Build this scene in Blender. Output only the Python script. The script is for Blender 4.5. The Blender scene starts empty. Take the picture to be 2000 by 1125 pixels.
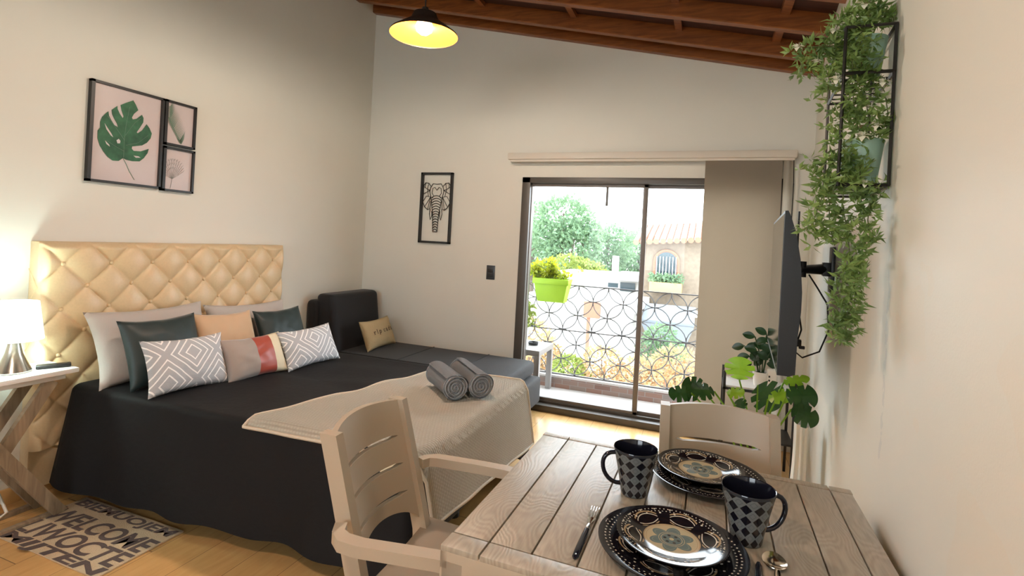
import bpy, bmesh, math, random
from mathutils import Vector, Matrix, noise
PI = math.pi
random.seed(7)
SC = bpy.context.scene
COL = SC.collection
V = Vector

# ------------------------------------------------------------------ camera
CAM_H, YAW, ROLL, FPX, CY = 1.4766, 0.3606, 0.0532, 1010.5, 471.9
FWD = V((-math.sin(YAW), math.cos(YAW), 0)); RT0 = V((math.cos(YAW), math.sin(YAW), 0)); UP0 = V((0, 0, 1))
RT = RT0*math.cos(ROLL)+UP0*math.sin(ROLL); UP = UP0*math.cos(ROLL)-RT0*math.sin(ROLL)
cd = bpy.data.cameras.new('camera'); cam = bpy.data.objects.new('camera', cd); COL.objects.link(cam)
cam.matrix_world = Matrix(((RT.x, UP.x, -FWD.x, 0), (RT.y, UP.y, -FWD.y, 0), (RT.z, UP.z, -FWD.z, CAM_H), (0, 0, 0, 1)))
cd.sensor_width = 36; cd.lens = FPX/2000*36; cd.shift_y = (CY-562.5)/2000; cd.clip_start = 0.05; cd.clip_end = 500
SC.camera = cam

# ------------------------------------------------------------------ world and exposure
w = bpy.data.worlds.new('overcast_sky'); SC.world = w; w.use_nodes = True
bg = w.node_tree.nodes['Background']; bg.inputs[0].default_value = (0.86, 0.94, 1.0, 1); bg.inputs[1].default_value = 4.6
SC.view_settings.view_transform = 'Standard'; SC.view_settings.look = 'None'
SC.view_settings.exposure = 1.1; SC.view_settings.gamma = 1
SC.cycles.max_bounces = 8; SC.cycles.diffuse_bounces = 5; SC.cycles.transparent_max_bounces = 24
SC.cycles.caustics_reflective = False; SC.cycles.caustics_refractive = False; SC.cycles.sample_clamp_indirect = 6

FZ = 0.04          # room floor level
XL, YB = -3.19, 4.30
def wall_x(y): return 0.70-0.074*(YB-y)
def roof_z(x): return 3.656-0.2225*(x-XL)
WA = math.atan(0.074)          # the right wall runs slightly off square

def at(px, py, axis, val):     # a photo pixel turned into a point on the plane axis = val
    d = FWD+RT*((px-1000)/FPX)+UP*((CY-py)/FPX)
    o = V((0, 0, CAM_H)); t = (val-o[axis])/d[axis]
    return o+d*t

# ------------------------------------------------------------------ mesh helpers
def MB():
    bm = bmesh.new(); bm.loops.layers.uv.new('UVMap'); return bm
def add(bm, vs, fs, M=None, uvs=None):
    bv = [bm.verts.new(M @ V(v) if M else V(v)) for v in vs]
    L = bm.loops.layers.uv.active
    for f in fs:
        try: fc = bm.faces.new([bv[i] for i in f])
        except ValueError: continue
        if uvs and L:
            for lp, i in zip(fc.loops, f): lp[L].uv = uvs[i]
    return bv
def box(bm, lo, hi, bev=0.0, M=None, seg=2):
    t = bmesh.new(); bmesh.ops.create_cube(t, size=1)
    lo = V(lo); hi = V(hi)
    for v in t.verts: v.co = V(((lo.x+hi.x)/2+v.co.x*(hi.x-lo.x), (lo.y+hi.y)/2+v.co.y*(hi.y-lo.y), (lo.z+hi.z)/2+v.co.z*(hi.z-lo.z)))
    if bev > 0: bmesh.ops.bevel(t, geom=t.edges[:], offset=bev, segments=seg, profile=0.6, affect='EDGES')
    t.verts.index_update()
    add(bm, [v.co.copy() for v in t.verts], [[v.index for v in f.verts] for f in t.faces], M); t.free()
def tube(bm, pts, r, seg=8, caps=True, flat=1.0, M=None):
    pts = [V(p) for p in pts]; n = len(pts)
    rs = r if isinstance(r, (list, tuple)) else [r]*n
    vs = []; nrm = None
    for i, p in enumerate(pts):
        a = pts[max(i-1, 0)]; b = pts[min(i+1, n-1)]; t = (b-a)
        if t.length < 1e-9: t = V((0, 0, 1))
        t.normalize()
        if nrm is None:
            nrm = t.cross(V((0, 0, 1)))
            if nrm.length < 0.05: nrm = t.cross(V((1, 0, 0)))
            nrm.normalize()
        else:
            nrm = nrm-t*nrm.dot(t)
            if nrm.length < 1e-6: nrm = t.cross(V((0, 1, 0)))
            nrm.normalize()
        bn = t.cross(nrm)
        for k in range(seg):
            a_ = 2*PI*k/seg
            vs.append(p+nrm*math.cos(a_)*rs[i]+bn*math.sin(a_)*rs[i]*flat)
    fs = [[i*seg+k, i*seg+(k+1) % seg, (i+1)*seg+(k+1) % seg, (i+1)*seg+k] for i in range(n-1) for k in range(seg)]
    if caps: fs += [list(range(seg))[::-1], [(n-1)*seg+k for k in range(seg)]]
    add(bm, vs, fs, M)
def lathe(bm, prof, seg=32, M=None, planar=None, capb=False, capt=False):
    vs = []; uvs = []; n = len(prof)
    for j, (r, z) in enumerate(prof):
        for k in range(seg+1):
            a = 2*PI*k/seg; x = math.cos(a)*r; y = math.sin(a)*r
            vs.append(V((x, y, z)))
            uvs.append((x/planar*.5+.5, y/planar*.5+.5) if planar else (k/seg, j/(n-1)))
    s1 = seg+1
    fs = [[j*s1+k, j*s1+k+1, (j+1)*s1+k+1, (j+1)*s1+k] for j in range(n-1) for k in range(seg)]
    if capb: fs.append([k for k in range(seg)][::-1])
    if capt: fs.append([(n-1)*s1+k for k in range(seg)])
    add(bm, vs, fs, M, uvs)
    bmesh.ops.remove_doubles(bm, verts=bm.verts[:], dist=1e-6)
def grid(bm, fn, nu, nv, M=None, closed=False):
    vs = []; uvs = []
    for i in range(nu+1):
        for j in range(nv+1):
            u, v = i/nu, j/nv; vs.append(fn(u, v)); uvs.append((u, v))
    s = nv+1
    add(bm, vs, [[i*s+j, (i+1)*s+j, (i+1)*s+j+1, i*s+j+1] for i in range(nu) for j in range(nv)], M, uvs)
def prism(bm, pts, ext, M=None):      # closed outline (3D points) pushed along ext
    n = len(pts); e = V(ext); vs = [V(p) for p in pts]+[V(p)+e for p in pts]
    fs = [list(range(n)), list(range(n, 2*n))[::-1]]+[[i, (i+1) % n, n+(i+1) % n, n+i] for i in range(n)]
    add(bm, vs, fs, M)
def weld(bm, d=1e-5): bmesh.ops.remove_doubles(bm, verts=bm.verts[:], dist=d)
def obj(name, bm, mat, parent=None, label=None, smooth=40, tri=False):
    bmesh.ops.recalc_face_normals(bm, faces=bm.faces[:])
    if tri: bmesh.ops.triangulate(bm, faces=[f for f in bm.faces if len(f.verts) > 4])
    if smooth:
        lim = math.radians(smooth)
        for f in bm.faces: f.smooth = True
        for e in bm.edges:
            if len(e.link_faces) == 2 and e.calc_face_angle(0) > lim: e.smooth = False
    me = bpy.data.meshes.new(name); bm.to_mesh(me); bm.free()
    me.materials.append(mat)
    o = bpy.data.objects.new(name, me); COL.objects.link(o)
    if parent is not None:
        o.parent = parent; o.matrix_parent_inverse = Matrix.LocRotScale(parent.location, parent.rotation_euler, parent.scale).inverted() if parent.type == 'EMPTY' else Matrix()
    if label: o['label'] = label
    return o
def tag(o, label, cat, group=None):
    o['label'] = label; o['category'] = cat
    if group: o['group'] = group
    return o
def thing(name, label, cat, loc=(0, 0, 0), group=None):
    o = bpy.data.objects.new(name, None); COL.objects.link(o); o.location = loc; o.empty_display_size = .05
    return tag(o, label, cat, group)
def struct(name, bm, mat, parent=None, smooth=30, tri=False):
    o = obj(name, bm, mat, parent, smooth=smooth, tri=tri); o['kind'] = 'structure'; return o

# ------------------------------------------------------------------ materials
class X:                                # tiny expression builder over math nodes
    def __init__(s, nt, sock): s.nt = nt; s.s = sock
    def _o(s, op, b=None, c=None):
        n = s.nt.nodes.new('ShaderNodeMath'); n.operation = op; s.nt.links.new(s.s, n.inputs[0])
        for i, q in ((1, b), (2, c)):
            if q is None: continue
            if isinstance(q, X): s.nt.links.new(q.s, n.inputs[i])
            else: n.inputs[i].default_value = q
        return X(s.nt, n.outputs[0])
    def __add__(s, b): return s._o('ADD', b)
    def __sub__(s, b): return s._o('SUBTRACT', b)
    def __mul__(s, b): return s._o('MULTIPLY', b)
    def __truediv__(s, b): return s._o('DIVIDE', b)
    def lt(s, b): return s._o('LESS_THAN', b)
    def gt(s, b): return s._o('GREATER_THAN', b)
    def fr(s): return s._o('FRACT')
    def fl(s): return s._o('FLOOR')
    def ab(s): return s._o('ABSOLUTE')
    def cos(s): return s._o('COSINE')
    def sin(s): return s._o('SINE')
    def sq(s): return s._o('SQRT')
    def mx(s, b): return s._o('MAXIMUM', b)
    def mn(s, b): return s._o('MINIMUM', b)
    def mod(s, b): return s._o('FLOORED_MODULO', b)
    def band(s, a, b): return s.gt(a)*s.lt(b)
def new_mat(name):
    m = bpy.data.materials.new(name); m.use_nodes = True; nt = m.node_tree
    return m, nt, nt.nodes['Principled BSDF']
def coords(nt, kind='Object'):
    tc = nt.nodes.new('ShaderNodeTexCoord'); sp = nt.nodes.new('ShaderNodeSeparateXYZ'); nt.links.new(tc.outputs[kind], sp.inputs[0])
    return tc.outputs[kind], X(nt, sp.outputs[0]), X(nt, sp.outputs[1]), X(nt, sp.outputs[2])
def tex_noise(nt, vec, scale, detail=3, dist=0, st=None):
    n = nt.nodes.new('ShaderNodeTexNoise'); n.inputs['Scale'].default_value = scale; n.inputs['Detail'].default_value = detail; n.inputs['Distortion'].default_value = dist
    if st:
        mp = nt.nodes.new('ShaderNodeMapping'); mp.inputs['Scale'].default_value = st; nt.links.new(vec, mp.inputs[0]); vec = mp.outputs[0]
    nt.links.new(vec, n.inputs['Vector']); return X(nt, n.outputs['Fac'])
def mix(nt, fac, a, b):
    n = nt.nodes.new('ShaderNodeMix'); n.data_type = 'RGBA'
    if isinstance(fac, X): nt.links.new(fac.s, n.inputs[0])
    else: n.inputs[0].default_value = fac
    for i, c in ((6, a), (7, b)):
        if isinstance(c, (tuple, list)): n.inputs[i].default_value = (*c[:3], 1)
        else: nt.links.new(c, n.inputs[i])
    return n.outputs[2]
def ramp(nt, x, stops):
    n = nt.nodes.new('ShaderNodeValToRGB'); nt.links.new(x.s, n.inputs[0]); e = n.color_ramp.elements
    while len(e) < len(stops): e.new(.5)
    for q, (p, c) in zip(e, stops): q.position = p; q.color = (*c, 1)
    return n.outputs[0]
def bump(nt, p, h, strength=.2, dist=.01):
    b = nt.nodes.new('ShaderNodeBump'); b.inputs['Strength'].default_value = strength; b.inputs['Distance'].default_value = dist
    nt.links.new(h.s, b.inputs['Height']); nt.links.new(b.outputs[0], p.inputs['Normal'])
def plain(name, col, rough=.6, metal=0, nscale=0, nstr=.15, var=.0, sheen=0, emit=None, estr=0, spec=None):
    m, nt, p = new_mat(name)
    p.inputs['Base Color'].default_value = (*col, 1); p.inputs['Roughness'].default_value = rough; p.inputs['Metallic'].default_value = metal
    if sheen: p.inputs['Sheen Weight'].default_value = sheen; p.inputs['Sheen Roughness'].default_value = .4
    if spec is not None: p.inputs['Specular IOR Level'].default_value = spec
    if emit: p.inputs['Emission Color'].default_value = (*emit, 1); p.inputs['Emission Strength'].default_value = estr
    v, x, y, z = coords(nt)
    n = tex_noise(nt, v, nscale or 8, 4)
    if var or not nscale:
        k = var or .04
        nt.links.new(mix(nt, n, tuple(c*(1-k) for c in col), tuple(min(1, c*(1+k)) for c in col)), p.inputs['Base Color'])
    if nscale: bump(nt, p, n, nstr, .005)
    return m

M_ = {}
def wallpaint():
    m, nt, p = new_mat('cream_wall_paint'); v, x, y, z = coords(nt)
    n = tex_noise(nt, v, 2.2, 4); col = mix(nt, n, (.67, .66, .60), (.73, .72, .655))
    nt.links.new(col, p.inputs['Base Color']); p.inputs['Roughness'].default_value = .55
    bump(nt, p, tex_noise(nt, v, 240, 3), .12, .002); return m
M_['wall'] = wallpaint()
def wallstain():
    m, nt, p = new_mat('cream_wall_paint_with_damp_runs'); v, x, y, z = coords(nt)
    n = tex_noise(nt, v, 2.2, 4); base = mix(nt, n, (.67, .66, .60), (.73, .72, .655))
    # a grey damp run under the planter shelf and faint broad patches
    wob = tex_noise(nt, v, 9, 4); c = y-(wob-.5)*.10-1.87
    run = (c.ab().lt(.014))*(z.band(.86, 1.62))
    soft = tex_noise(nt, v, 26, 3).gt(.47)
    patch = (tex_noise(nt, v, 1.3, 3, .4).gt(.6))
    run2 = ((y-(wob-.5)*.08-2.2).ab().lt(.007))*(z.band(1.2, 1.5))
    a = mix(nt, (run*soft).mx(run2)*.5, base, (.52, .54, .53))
    b = mix(nt, patch*.12, a, (.74, .60, .44))
    nt.links.new(b, p.inputs['Base Color']); p.inputs['Roughness'].default_value = .5
    bump(nt, p, tex_noise(nt, v, 160, 3), .15, .002); return m
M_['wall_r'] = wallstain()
def floor_mat():
    m, nt, p = new_mat('tan_wood_look_plank_tile'); v, x, y, z = coords(nt)
    row = (x/.2).fl(); yy = y/1.1+(row*.37).fr()
    fx = (x/.2).fr(); fy = yy.fr()
    line = (fx.lt(.012)).mx(fy.lt(.003))
    rnd = ((row*12.9898+yy.fl()*78.233).sin()*43758.5).fr()
    g = tex_noise(nt, v, 6, 6, .6, (6, 1, 1))
    c = ramp(nt, g*.7+rnd*.3, [(0.2, (.55, .32, .12)), (.55, (.66, .40, .16)), (.85, (.74, .46, .20))])
    nt.links.new(mix(nt, line, c, (.22, .14, .07)), p.inputs['Base Color']); p.inputs['Roughness'].default_value = .24; p.inputs['Specular IOR Level'].default_value = .75
    bump(nt, p, g-line*2, .08, .003); return m
M_['floor'] = floor_mat()
def wood(name, c1, c2, rough=.5, st=(1, 8, 1), bstr=.15, sc=5):
    m, nt, p = new_mat(name); v, x, y, z = coords(nt)
    g = tex_noise(nt, v, sc, 6, .8, st); nt.links.new(ramp(nt, g, [(.3, c1), (.7, c2)]), p.inputs['Base Color'])
    p.inputs['Roughness'].default_value = rough; bump(nt, p, g, bstr, .004); return m
M_['beam'] = wood('reddish_brown_varnished_timber', (.15, .043, .010), (.28, .092, .022), .38, (1, 9, 9))
M_['board'] = wood('dark_stained_roof_boards', (.030, .010, .006), (.075, .024, .012), .5, (1, 9, 1))
def resin_wood():
    m, nt, p = new_mat('greige_embossed_wood_grain_resin'); v, x, y, z = coords(nt)
    row = (x/.11).fl()
    off = row*1.37
    dn = tex_noise(nt, v, 3.0, 1.5, 0, (2.6, .9, 1)); n2 = tex_noise(nt, v, 30, 5, .3, (5, .5, 1))
    rings = ((dn*150+x*260+off).sin()*.5+.5)
    h = rings*.35+n2*.9
    nt.links.new(ramp(nt, h, [(.2, (.29, .25, .195)), (.9, (.41, .365, .295))]), p.inputs['Base Color'])
    p.inputs['Roughness'].default_value = .40; bump(nt, p, h, .55, .0012); return m
M_['table'] = resin_wood()
M_['resin'] = plain('taupe_matt_resin', (.42, .355, .27), .42, nscale=60, nstr=.06)
M_['sheet'] = plain('black_cotton_sheet', (.0075, .0075, .009), .7, nscale=35, nstr=.3, spec=.26)
M_['sofa'] = plain('charcoal_woven_upholstery', (.010, .0095, .0115), .75, nscale=180, nstr=.4, sheen=.14, spec=.4)
M_['black'] = plain('black_painted_metal', (.012, .011, .011), .4)
M_['tvp'] = plain('black_moulded_plastic', (.009, .009, .010), .38, nscale=200, nstr=.05)
M_['screen'] = plain('dark_glossy_screen', (.01, .01, .012), .07)
M_['white'] = plain('white_painted_board', (.78, .77, .74), .35)
M_['wplastic'] = plain('off_white_plastic', (.75, .73, .68), .4)
M_['leather'] = plain('cream_leatherette', (.66, .50, .30), .38, nscale=90, nstr=.08, var=.08)
M_['satin'] = plain('brushed_nickel', (.62, .58, .5), .22, 1)
M_['steel'] = plain('polished_steel', (.75, .73, .7), .1, 1)
M_['copper'] = plain('polished_bronze_spoon_metal', (.72, .6, .47), .12, 1)
M_['greywood'] = wood('weathered_grey_brown_wood', (.20, .15, .10), (.36, .28, .19), .6, (1, 8, 1))
M_['taupe'] = plain('pale_taupe_cotton', (.47, .43, .40), .8, nscale=30, nstr=.4, sheen=.2)
M_['teal'] = plain('dark_teal_green_satin', (.012, .027, .028), .5, nscale=25, nstr=.25, sheen=.12)
M_['peach'] = plain('beige_peach_suede', (.58, .40, .25), .75, nscale=18, nstr=.25, sheen=.3)
M_['mole'] = plain('mole_grey_velvet', (.33, .28, .25), .6, nscale=18, nstr=.25, sheen=.5)
M_['red'] = plain('terracotta_red_satin', (.36, .065, .04), .38, nscale=18, nstr=.2, sheen=.2)
M_['cream'] = plain('cream_linen', (.70, .62, .45), .8, nscale=60, nstr=.3)
M_['burlap'] = plain('tan_burlap', (.44, .34, .19), .9, nscale=160, nstr=.6)
M_['ink'] = plain('dark_brown_print', (.12, .075, .04), .8)
M_['towel'] = plain('grey_terry_towel', (.30, .315, .34), .95, nscale=220, nstr=1.0, sheen=.4)
M_['sage'] = plain('sage_green_ceramic', (.30, .46, .37), .45)
M_['lime'] = plain('lime_green_plastic', (.30, .50, .02), .45)
M_['soil'] = plain('dark_soil', (.03, .02, .015), .95, nscale=60, nstr=.6)
M_['alu'] = plain('dark_bronze_aluminium', (.075, .065, .055), .4)
M_['silver'] = plain('worn_grey_aluminium', (.16, .14, .125), .4)
M_['blind'] = plain('beige_panel_blind_fabric', (.37, .32, .26), .8, nscale=300, nstr=.2)
M_['pelmet'] = plain('cream_pelmet', (.62, .57, .50), .5)
M_['switch'] = plain('charcoal_switch_plate', (.035, .04, .048), .3)
M_['cord'] = plain('black_cable', (.01, .01, .01), .5)
M_['wcord'] = plain('white_cable', (.7, .67, .6), .5)
M_['stem'] = plain('green_brown_stem', (.10, .12, .04), .6)
M_['flower'] = plain('cream_white_petals', (.75, .74, .62), .6)
def leafmat(name, a, b, rough=.4, trans=.0):
    m, nt, p = new_mat(name); v, x, y, z = coords(nt)
    n = tex_noise(nt, v, 14, 3); nt.links.new(ramp(nt, n, [(.35, a), (.65, b)]), p.inputs['Base Color'])
    p.inputs['Roughness'].default_value = rough
    if trans:
        t = nt.nodes.new('ShaderNodeBsdfTranslucent'); t.inputs[0].default_value = (*[min(1, c*1.6) for c in b], 1)
        mx = nt.nodes.new('ShaderNodeMixShader'); mx.inputs[0].default_value = trans
        out = nt.nodes['Material Output']; nt.links.new(p.outputs[0], mx.inputs[1]); nt.links.new(t.outputs[0], mx.inputs[2]); nt.links.new(mx.outputs[0], out.inputs[0])
    return m
M_['vine'] = leafmat('artificial_vine_leaves', (.05, .11, .03), (.27, .39, .12), .4, .25)
M_['mleaf'] = leafmat('glossy_dark_green_leaf', (.012, .045, .012), (.03, .085, .02), .25, .15)
M_['bleaf'] = leafmat('bright_green_leaf', (.14, .30, .02), (.24, .42, .03), .3, .35)
M_['zleaf'] = leafmat('deep_green_waxy_leaf', (.01, .035, .012), (.02, .06, .018), .3, .1)
M_['tree'] = leafmat('bright_tree_foliage', (.08, .16, .10), (.18, .27, .14), .6, .3)
M_['tree2'] = leafmat('yellow_green_foliage', (.13, .19, .04), (.23, .27, .06), .6, .3)
M_['orange'] = leafmat('orange_blossom_foliage', (.34, .17, .12), (.42, .30, .13), .6, .3)
M_['bark'] = plain('grey_brown_bark', (.12, .09, .07), .9)
M_['render'] = plain('white_painted_render', (.55, .54, .52), .8)
M_['stone'] = plain('sandy_stone_wall', (.19, .15, .11), .85, nscale=14, nstr=.6, var=.35)
M_['clay'] = plain('clay_roof_tile', (.30, .13, .08), .75, var=.2)
M_['grass'] = plain('pale_dry_ground', (.30, .29, .25), .9, var=.2)
M_['glassd'] = plain('dark_window_glass', (.04, .06, .07), .1)
M_['tile'] = plain('pale_balcony_tile', (.55, .52, .50), .3)
M_['iron'] = plain('wrought_iron_grey', (.10, .095, .095), .5)
M_['gtable'] = plain('grey_laminate', (.30, .28, .27), .4)
M_['roofgrey'] = plain('blue_grey_sheet_roof', (.14, .16, .18), .6)
def glass():
    m = bpy.data.materials.new('clear_window_glass'); m.use_nodes = True; nt = m.node_tree; nt.nodes.clear()
    o = nt.nodes.new('ShaderNodeOutputMaterial'); t = nt.nodes.new('ShaderNodeBsdfTransparent'); g = nt.nodes.new('ShaderNodeBsdfGlossy'); g.inputs['Roughness'].default_value = .02
    t.inputs[0].default_value = (.97, .98, .98, 1)
    f = nt.nodes.new('ShaderNodeFresnel'); f.inputs[0].default_value = 1.3
    mx = nt.nodes.new('ShaderNodeMixShader'); nt.links.new(f.outputs[0], mx.inputs[0]); nt.links.new(t.outputs[0], mx.inputs[1]); nt.links.new(g.outputs[0], mx.inputs[2]); nt.links.new(mx.outputs[0], o.inputs[0])
    return m
M_['glass'] = glass()
def throw_mat():
    m, nt, p = new_mat('cream_ribbed_knit'); v, x, y, z = coords(nt, 'UV')
    # uv: x across the bed, y down the cloth ; raised oval stitches
    a = (x*95); b = (y*70+(a.fl().mod(2))*.5)
    h = ((a.fr()-.5).ab()*-2+1)*(((b.fr()-.5).ab()*-2+1)*.7+.3)
    nt.links.new(mix(nt, h, (.72, .66, .55), (.90, .86, .76)), p.inputs['Base Color']); p.inputs['Roughness'].default_value = .85; p.inputs['Sheen Weight'].default_value = .3
    bump(nt, p, h, .7, .006); return m
M_['throw'] = throw_mat()
def diamond_mat():
    m, nt, p = new_mat('grey_and_white_diamond_print'); v, u, t, z = coords(nt, 'UV')
    a = (u*1.6+t)*.92+.1; b = (u*1.6-t)*.92+.35
    fa = (a.fr()-.5).ab(); fb = (b.fr()-.5).ab(); d = fa.mx(fb)
    line = d.band(.13, .16).mx(d.band(.275, .305)).mx(d.band(.40, .43))
    nt.links.new(mix(nt, line, (.42, .44, .475), (.90, .90, .90)), p.inputs['Base Color']); p.inputs['Roughness'].default_value = .75
    bump(nt, p, tex_noise(nt, v, 14, 3), .25, .01); return m
M_['diamond'] = diamond_mat()
def mug_mat():
    m, nt, p = new_mat('grey_and_black_diamond_glaze'); v, u, t, z = coords(nt, 'UV')
    a = u*11+t*4.6; b = u*11-t*4.6
    ck = (a.fl()+b.fl()).mod(2)
    inner = (((a.fr()-.5).ab()).mx((b.fr()-.5).ab())).band(.22, .30)
    ck = ck*((((a.fr()-.5).ab()).mx((b.fr()-.5).ab())).lt(.445))
    body = mix(nt, ck, mix(nt, inner, (.14, .155, .16), (.10, .115, .12)), (.006, .006, .012))
    edge = (t.gt(.955)).mx(t.lt(.02))
    nt.links.new(mix(nt, edge, body, (.03, .035, .045)), p.inputs['Base Color']); p.inputs['Roughness'].default_value = .16; return m
M_['mug'] = mug_mat()
M_['navy'] = plain('navy_black_glaze', (.006, .007, .016), .1)
def plate_mat(inner):
    m, nt, p = new_mat('black_glaze_with_painted_mandala' if inner else 'black_glaze_with_painted_dots'); v, u, t, z = coords(nt, 'UV')
    x = (u-.5)*2; y = (t-.5)*2; r = (x*x+y*y).sq(); n = nt.nodes.new('ShaderNodeMath'); n.operation = 'ARCTAN2'; nt.links.new(y.s, n.inputs[0]); nt.links.new(x.s, n.inputs[1]); th = X(nt, n.outputs[0])
    K = (.008, .007, .011); CR = (.46, .40, .26); TL = (.10, .15, .15); TN = (.36, .27, .16); WH = (.62, .60, .52)
    col = mix(nt, 0.0, K, K)
    def dots(r0, w, k, size, ph=0.0):
        a = (th*(k/(2*PI))+ph).fr()-.5; b = (r-r0)/w
        s = w*k/(2*PI*r0)
        return ((a/s)*(a/s)+b*b).lt(size*size)
    def rings(*rr):
        q = None
        for a, b in rr: q = r.band(a, b) if q is None else q.mx(r.band(a, b))
        return q
    dd = dots(.90, .03, 72, .42).mx(dots(.84, .03, 72, .42, .5))
    col = mix(nt, dd, col, WH)
    # flame-shaped sprigs around the middle
    if inner: r = r*.83
    if True:
        c5 = (th*3+.5).cos().ab(); lobe = (r-.56).ab()
        petal = (c5*.15-lobe)*(c5.gt(.5))-(c5.lt(.5))
        col = mix(nt, petal.band(-.012, .018)*(r.gt(.44)), col, TN)
        col = mix(nt, petal.band(.045, .062)*(r.gt(.44)), col, WH)
        col = mix(nt, dots(.66, .04, 18, .45, .3).mx(dots(.74, .04, 18, .4)), col, WH)
    if inner:
        col = mix(nt, r.lt(.42), col, CR); col = mix(nt, rings((.40, .42), (.372, .38)), col, TN)
        pt = (th*3).cos().ab()*.13+.21
        col = mix(nt, (r-pt).lt(0), col, TL)
        col = mix(nt, (r-pt).band(-.05, -.035), col, (.16, .22, .20))
        col = mix(nt, rings((.15, .16), (.185, .193)), col, CR)
        col = mix(nt, dots(.10, .05, 6, .5), col, K); col = mix(nt, r.lt(.035), col, CR)
    nt.links.new(col, p.inputs['Base Color']); p.inputs['Roughness'].default_value = .1; return m
M_['plate_in'] = plate_mat(True); M_['plate_out'] = plate_mat(False)
def mat_rug():
    return plain('beige_coir_mat', (.62, .50, .34), .95, nscale=260, nstr=.8, var=.15)
M_['rug'] = mat_rug(); M_['rugtext'] = plain('grey_brown_mat_lettering', (.12, .09, .085), .95, nscale=260, nstr=.6)
def brick_mat():
    m, nt, p = new_mat('mixed_clay_brick_slips'); v, x, y, z = coords(nt)
    r = (z/.045).fl(); xx = x/.16+r*.5; rnd = ((xx.fl()*12.98+r*78.2).sin()*4375.5).fr()
    ln = (xx.fr().lt(.05)).mx((z/.045).fr().lt(.1))
    nt.links.new(mix(nt, ln, ramp(nt, rnd, [(0, (.20, .11, .09)), (.5, (.30, .17, .13)), (1, (.24, .20, .18))]), (.30, .27, .25)), p.inputs['Base Color']); return m
M_['brick'] = brick_mat()
M_['print'] = plain('pale_pinkish_print_paper', (.58, .50, .50), .35)
M_['pleaf'] = leafmat('painted_green_leaf', (.012, .075, .035), (.035, .15, .07), .6)
M_['pfern'] = plain('painted_grey_green', (.16, .24, .18), .7)
M_['pgrey'] = plain('painted_soft_grey', (.30, .29, .27), .7)

# ------------------------------------------------------------------ the room
bm = MB(); box(bm, (XL-.12, -3.0, FZ-.12), (1.2, YB+.0, FZ)); struct('floor', bm, M_['floor'])
bm = MB(); box(bm, (XL-.14, -3.0, FZ-.1), (XL, YB+.14, 4.3)); struct('wall_left', bm, M_['wall'])
# back wall with the balcony opening, sloped top hidden above the ceiling
DL, DR, DT = -1.55, .56, 2.05
bm = MB()
for (a, b, z0) in ((XL, DL, FZ-.1), (DL, DR, DT), (DR, .9, FZ-.1)):
    zt = [roof_z(a)+.2, roof_z(b)+.2]
    prism(bm, [(a, YB, z0), (b, YB, z0), (b, YB, zt[1]), (a, YB, zt[0])], (0, .14, 0))
weld(bm); struct('wall_back', bm, M_['wall'])
bm = MB(); y0, y1 = -3.0, YB+.14
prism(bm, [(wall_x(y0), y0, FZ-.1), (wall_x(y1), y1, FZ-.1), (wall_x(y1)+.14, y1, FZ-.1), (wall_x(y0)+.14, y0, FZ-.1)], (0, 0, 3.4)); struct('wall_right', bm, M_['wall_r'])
# rear wall behind the camera ; its unseen wide window is added to let in fill daylight
bm = MB()
for lo, hi in (((XL-.1, -3.1, FZ-.1), (-2.6, -3.0, 4.2)), ((-.4, -3.1, FZ-.1), (.6, -3.0, 4.2)), ((-2.6, -3.1, FZ-.1), (-.4, -3.0, .95)), ((-2.6, -3.1, 2.2), (-.4, -3.0, 4.2))): box(bm, lo, hi)
struct('wall_rear', bm, M_['wall'])
wn = bpy.data.objects.new('window_fill_1', None); COL.objects.link(wn); wn['kind'] = 'structure'
bm = MB(); [box(bm, a, b) for a, b in (((-2.6, -3.08, .95), (-2.55, -3.02, 2.2)), ((-.45, -3.08, .95), (-.4, -3.02, 2.2)), ((-2.6, -3.08, .95), (-.4, -3.02, 1.0)), ((-2.6, -3.08, 2.15), (-.4, -3.02, 2.2)))]
o = obj('window_fill_frame', bm, M_['alu'], wn)
# ceiling boards and rafters
bm = MB(); a, b = XL-.12, 1.1
prism(bm, [(a, -3.1, roof_z(a)+.12), (b, -3.1, roof_z(b)+.12), (b, -3.1, roof_z(b)+.22), (a, -3.1, roof_z(a)+.22)], (0, 7.7, 0))
struct('ceiling', bm, M_['board'])
yy = YB-.07; ys = [4.235]+[3.965-.452*i for i in range(15)]
for y in ys:
    bm = MB(); b = wall_x(y)+.02; wd = .065
    prism(bm, [(XL, y, roof_z(XL)), (b, y, roof_z(b)), (b, y, roof_z(b)+.125), (XL, y, roof_z(XL)+.125)], (0, wd, 0))
    bmesh.ops.bevel(bm, geom=[e for e in bm.edges], offset=.006, segments=1, affect='EDGES')
    struct('ceiling_beam', bm, M_['beam'])
for xx in (-2.7, -1.9, -1.1, -.3, .35):
    bm = MB(); prism(bm, [(xx, -3, roof_z(xx)+.085), (xx+.05, -3, roof_z(xx+.05)+.085), (xx+.05, -3, roof_z(xx+.05)+.125), (xx, -3, roof_z(xx)+.125)], (0, 7.25, 0))
    struct('ceiling_batten', bm, M_['beam'])

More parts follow.
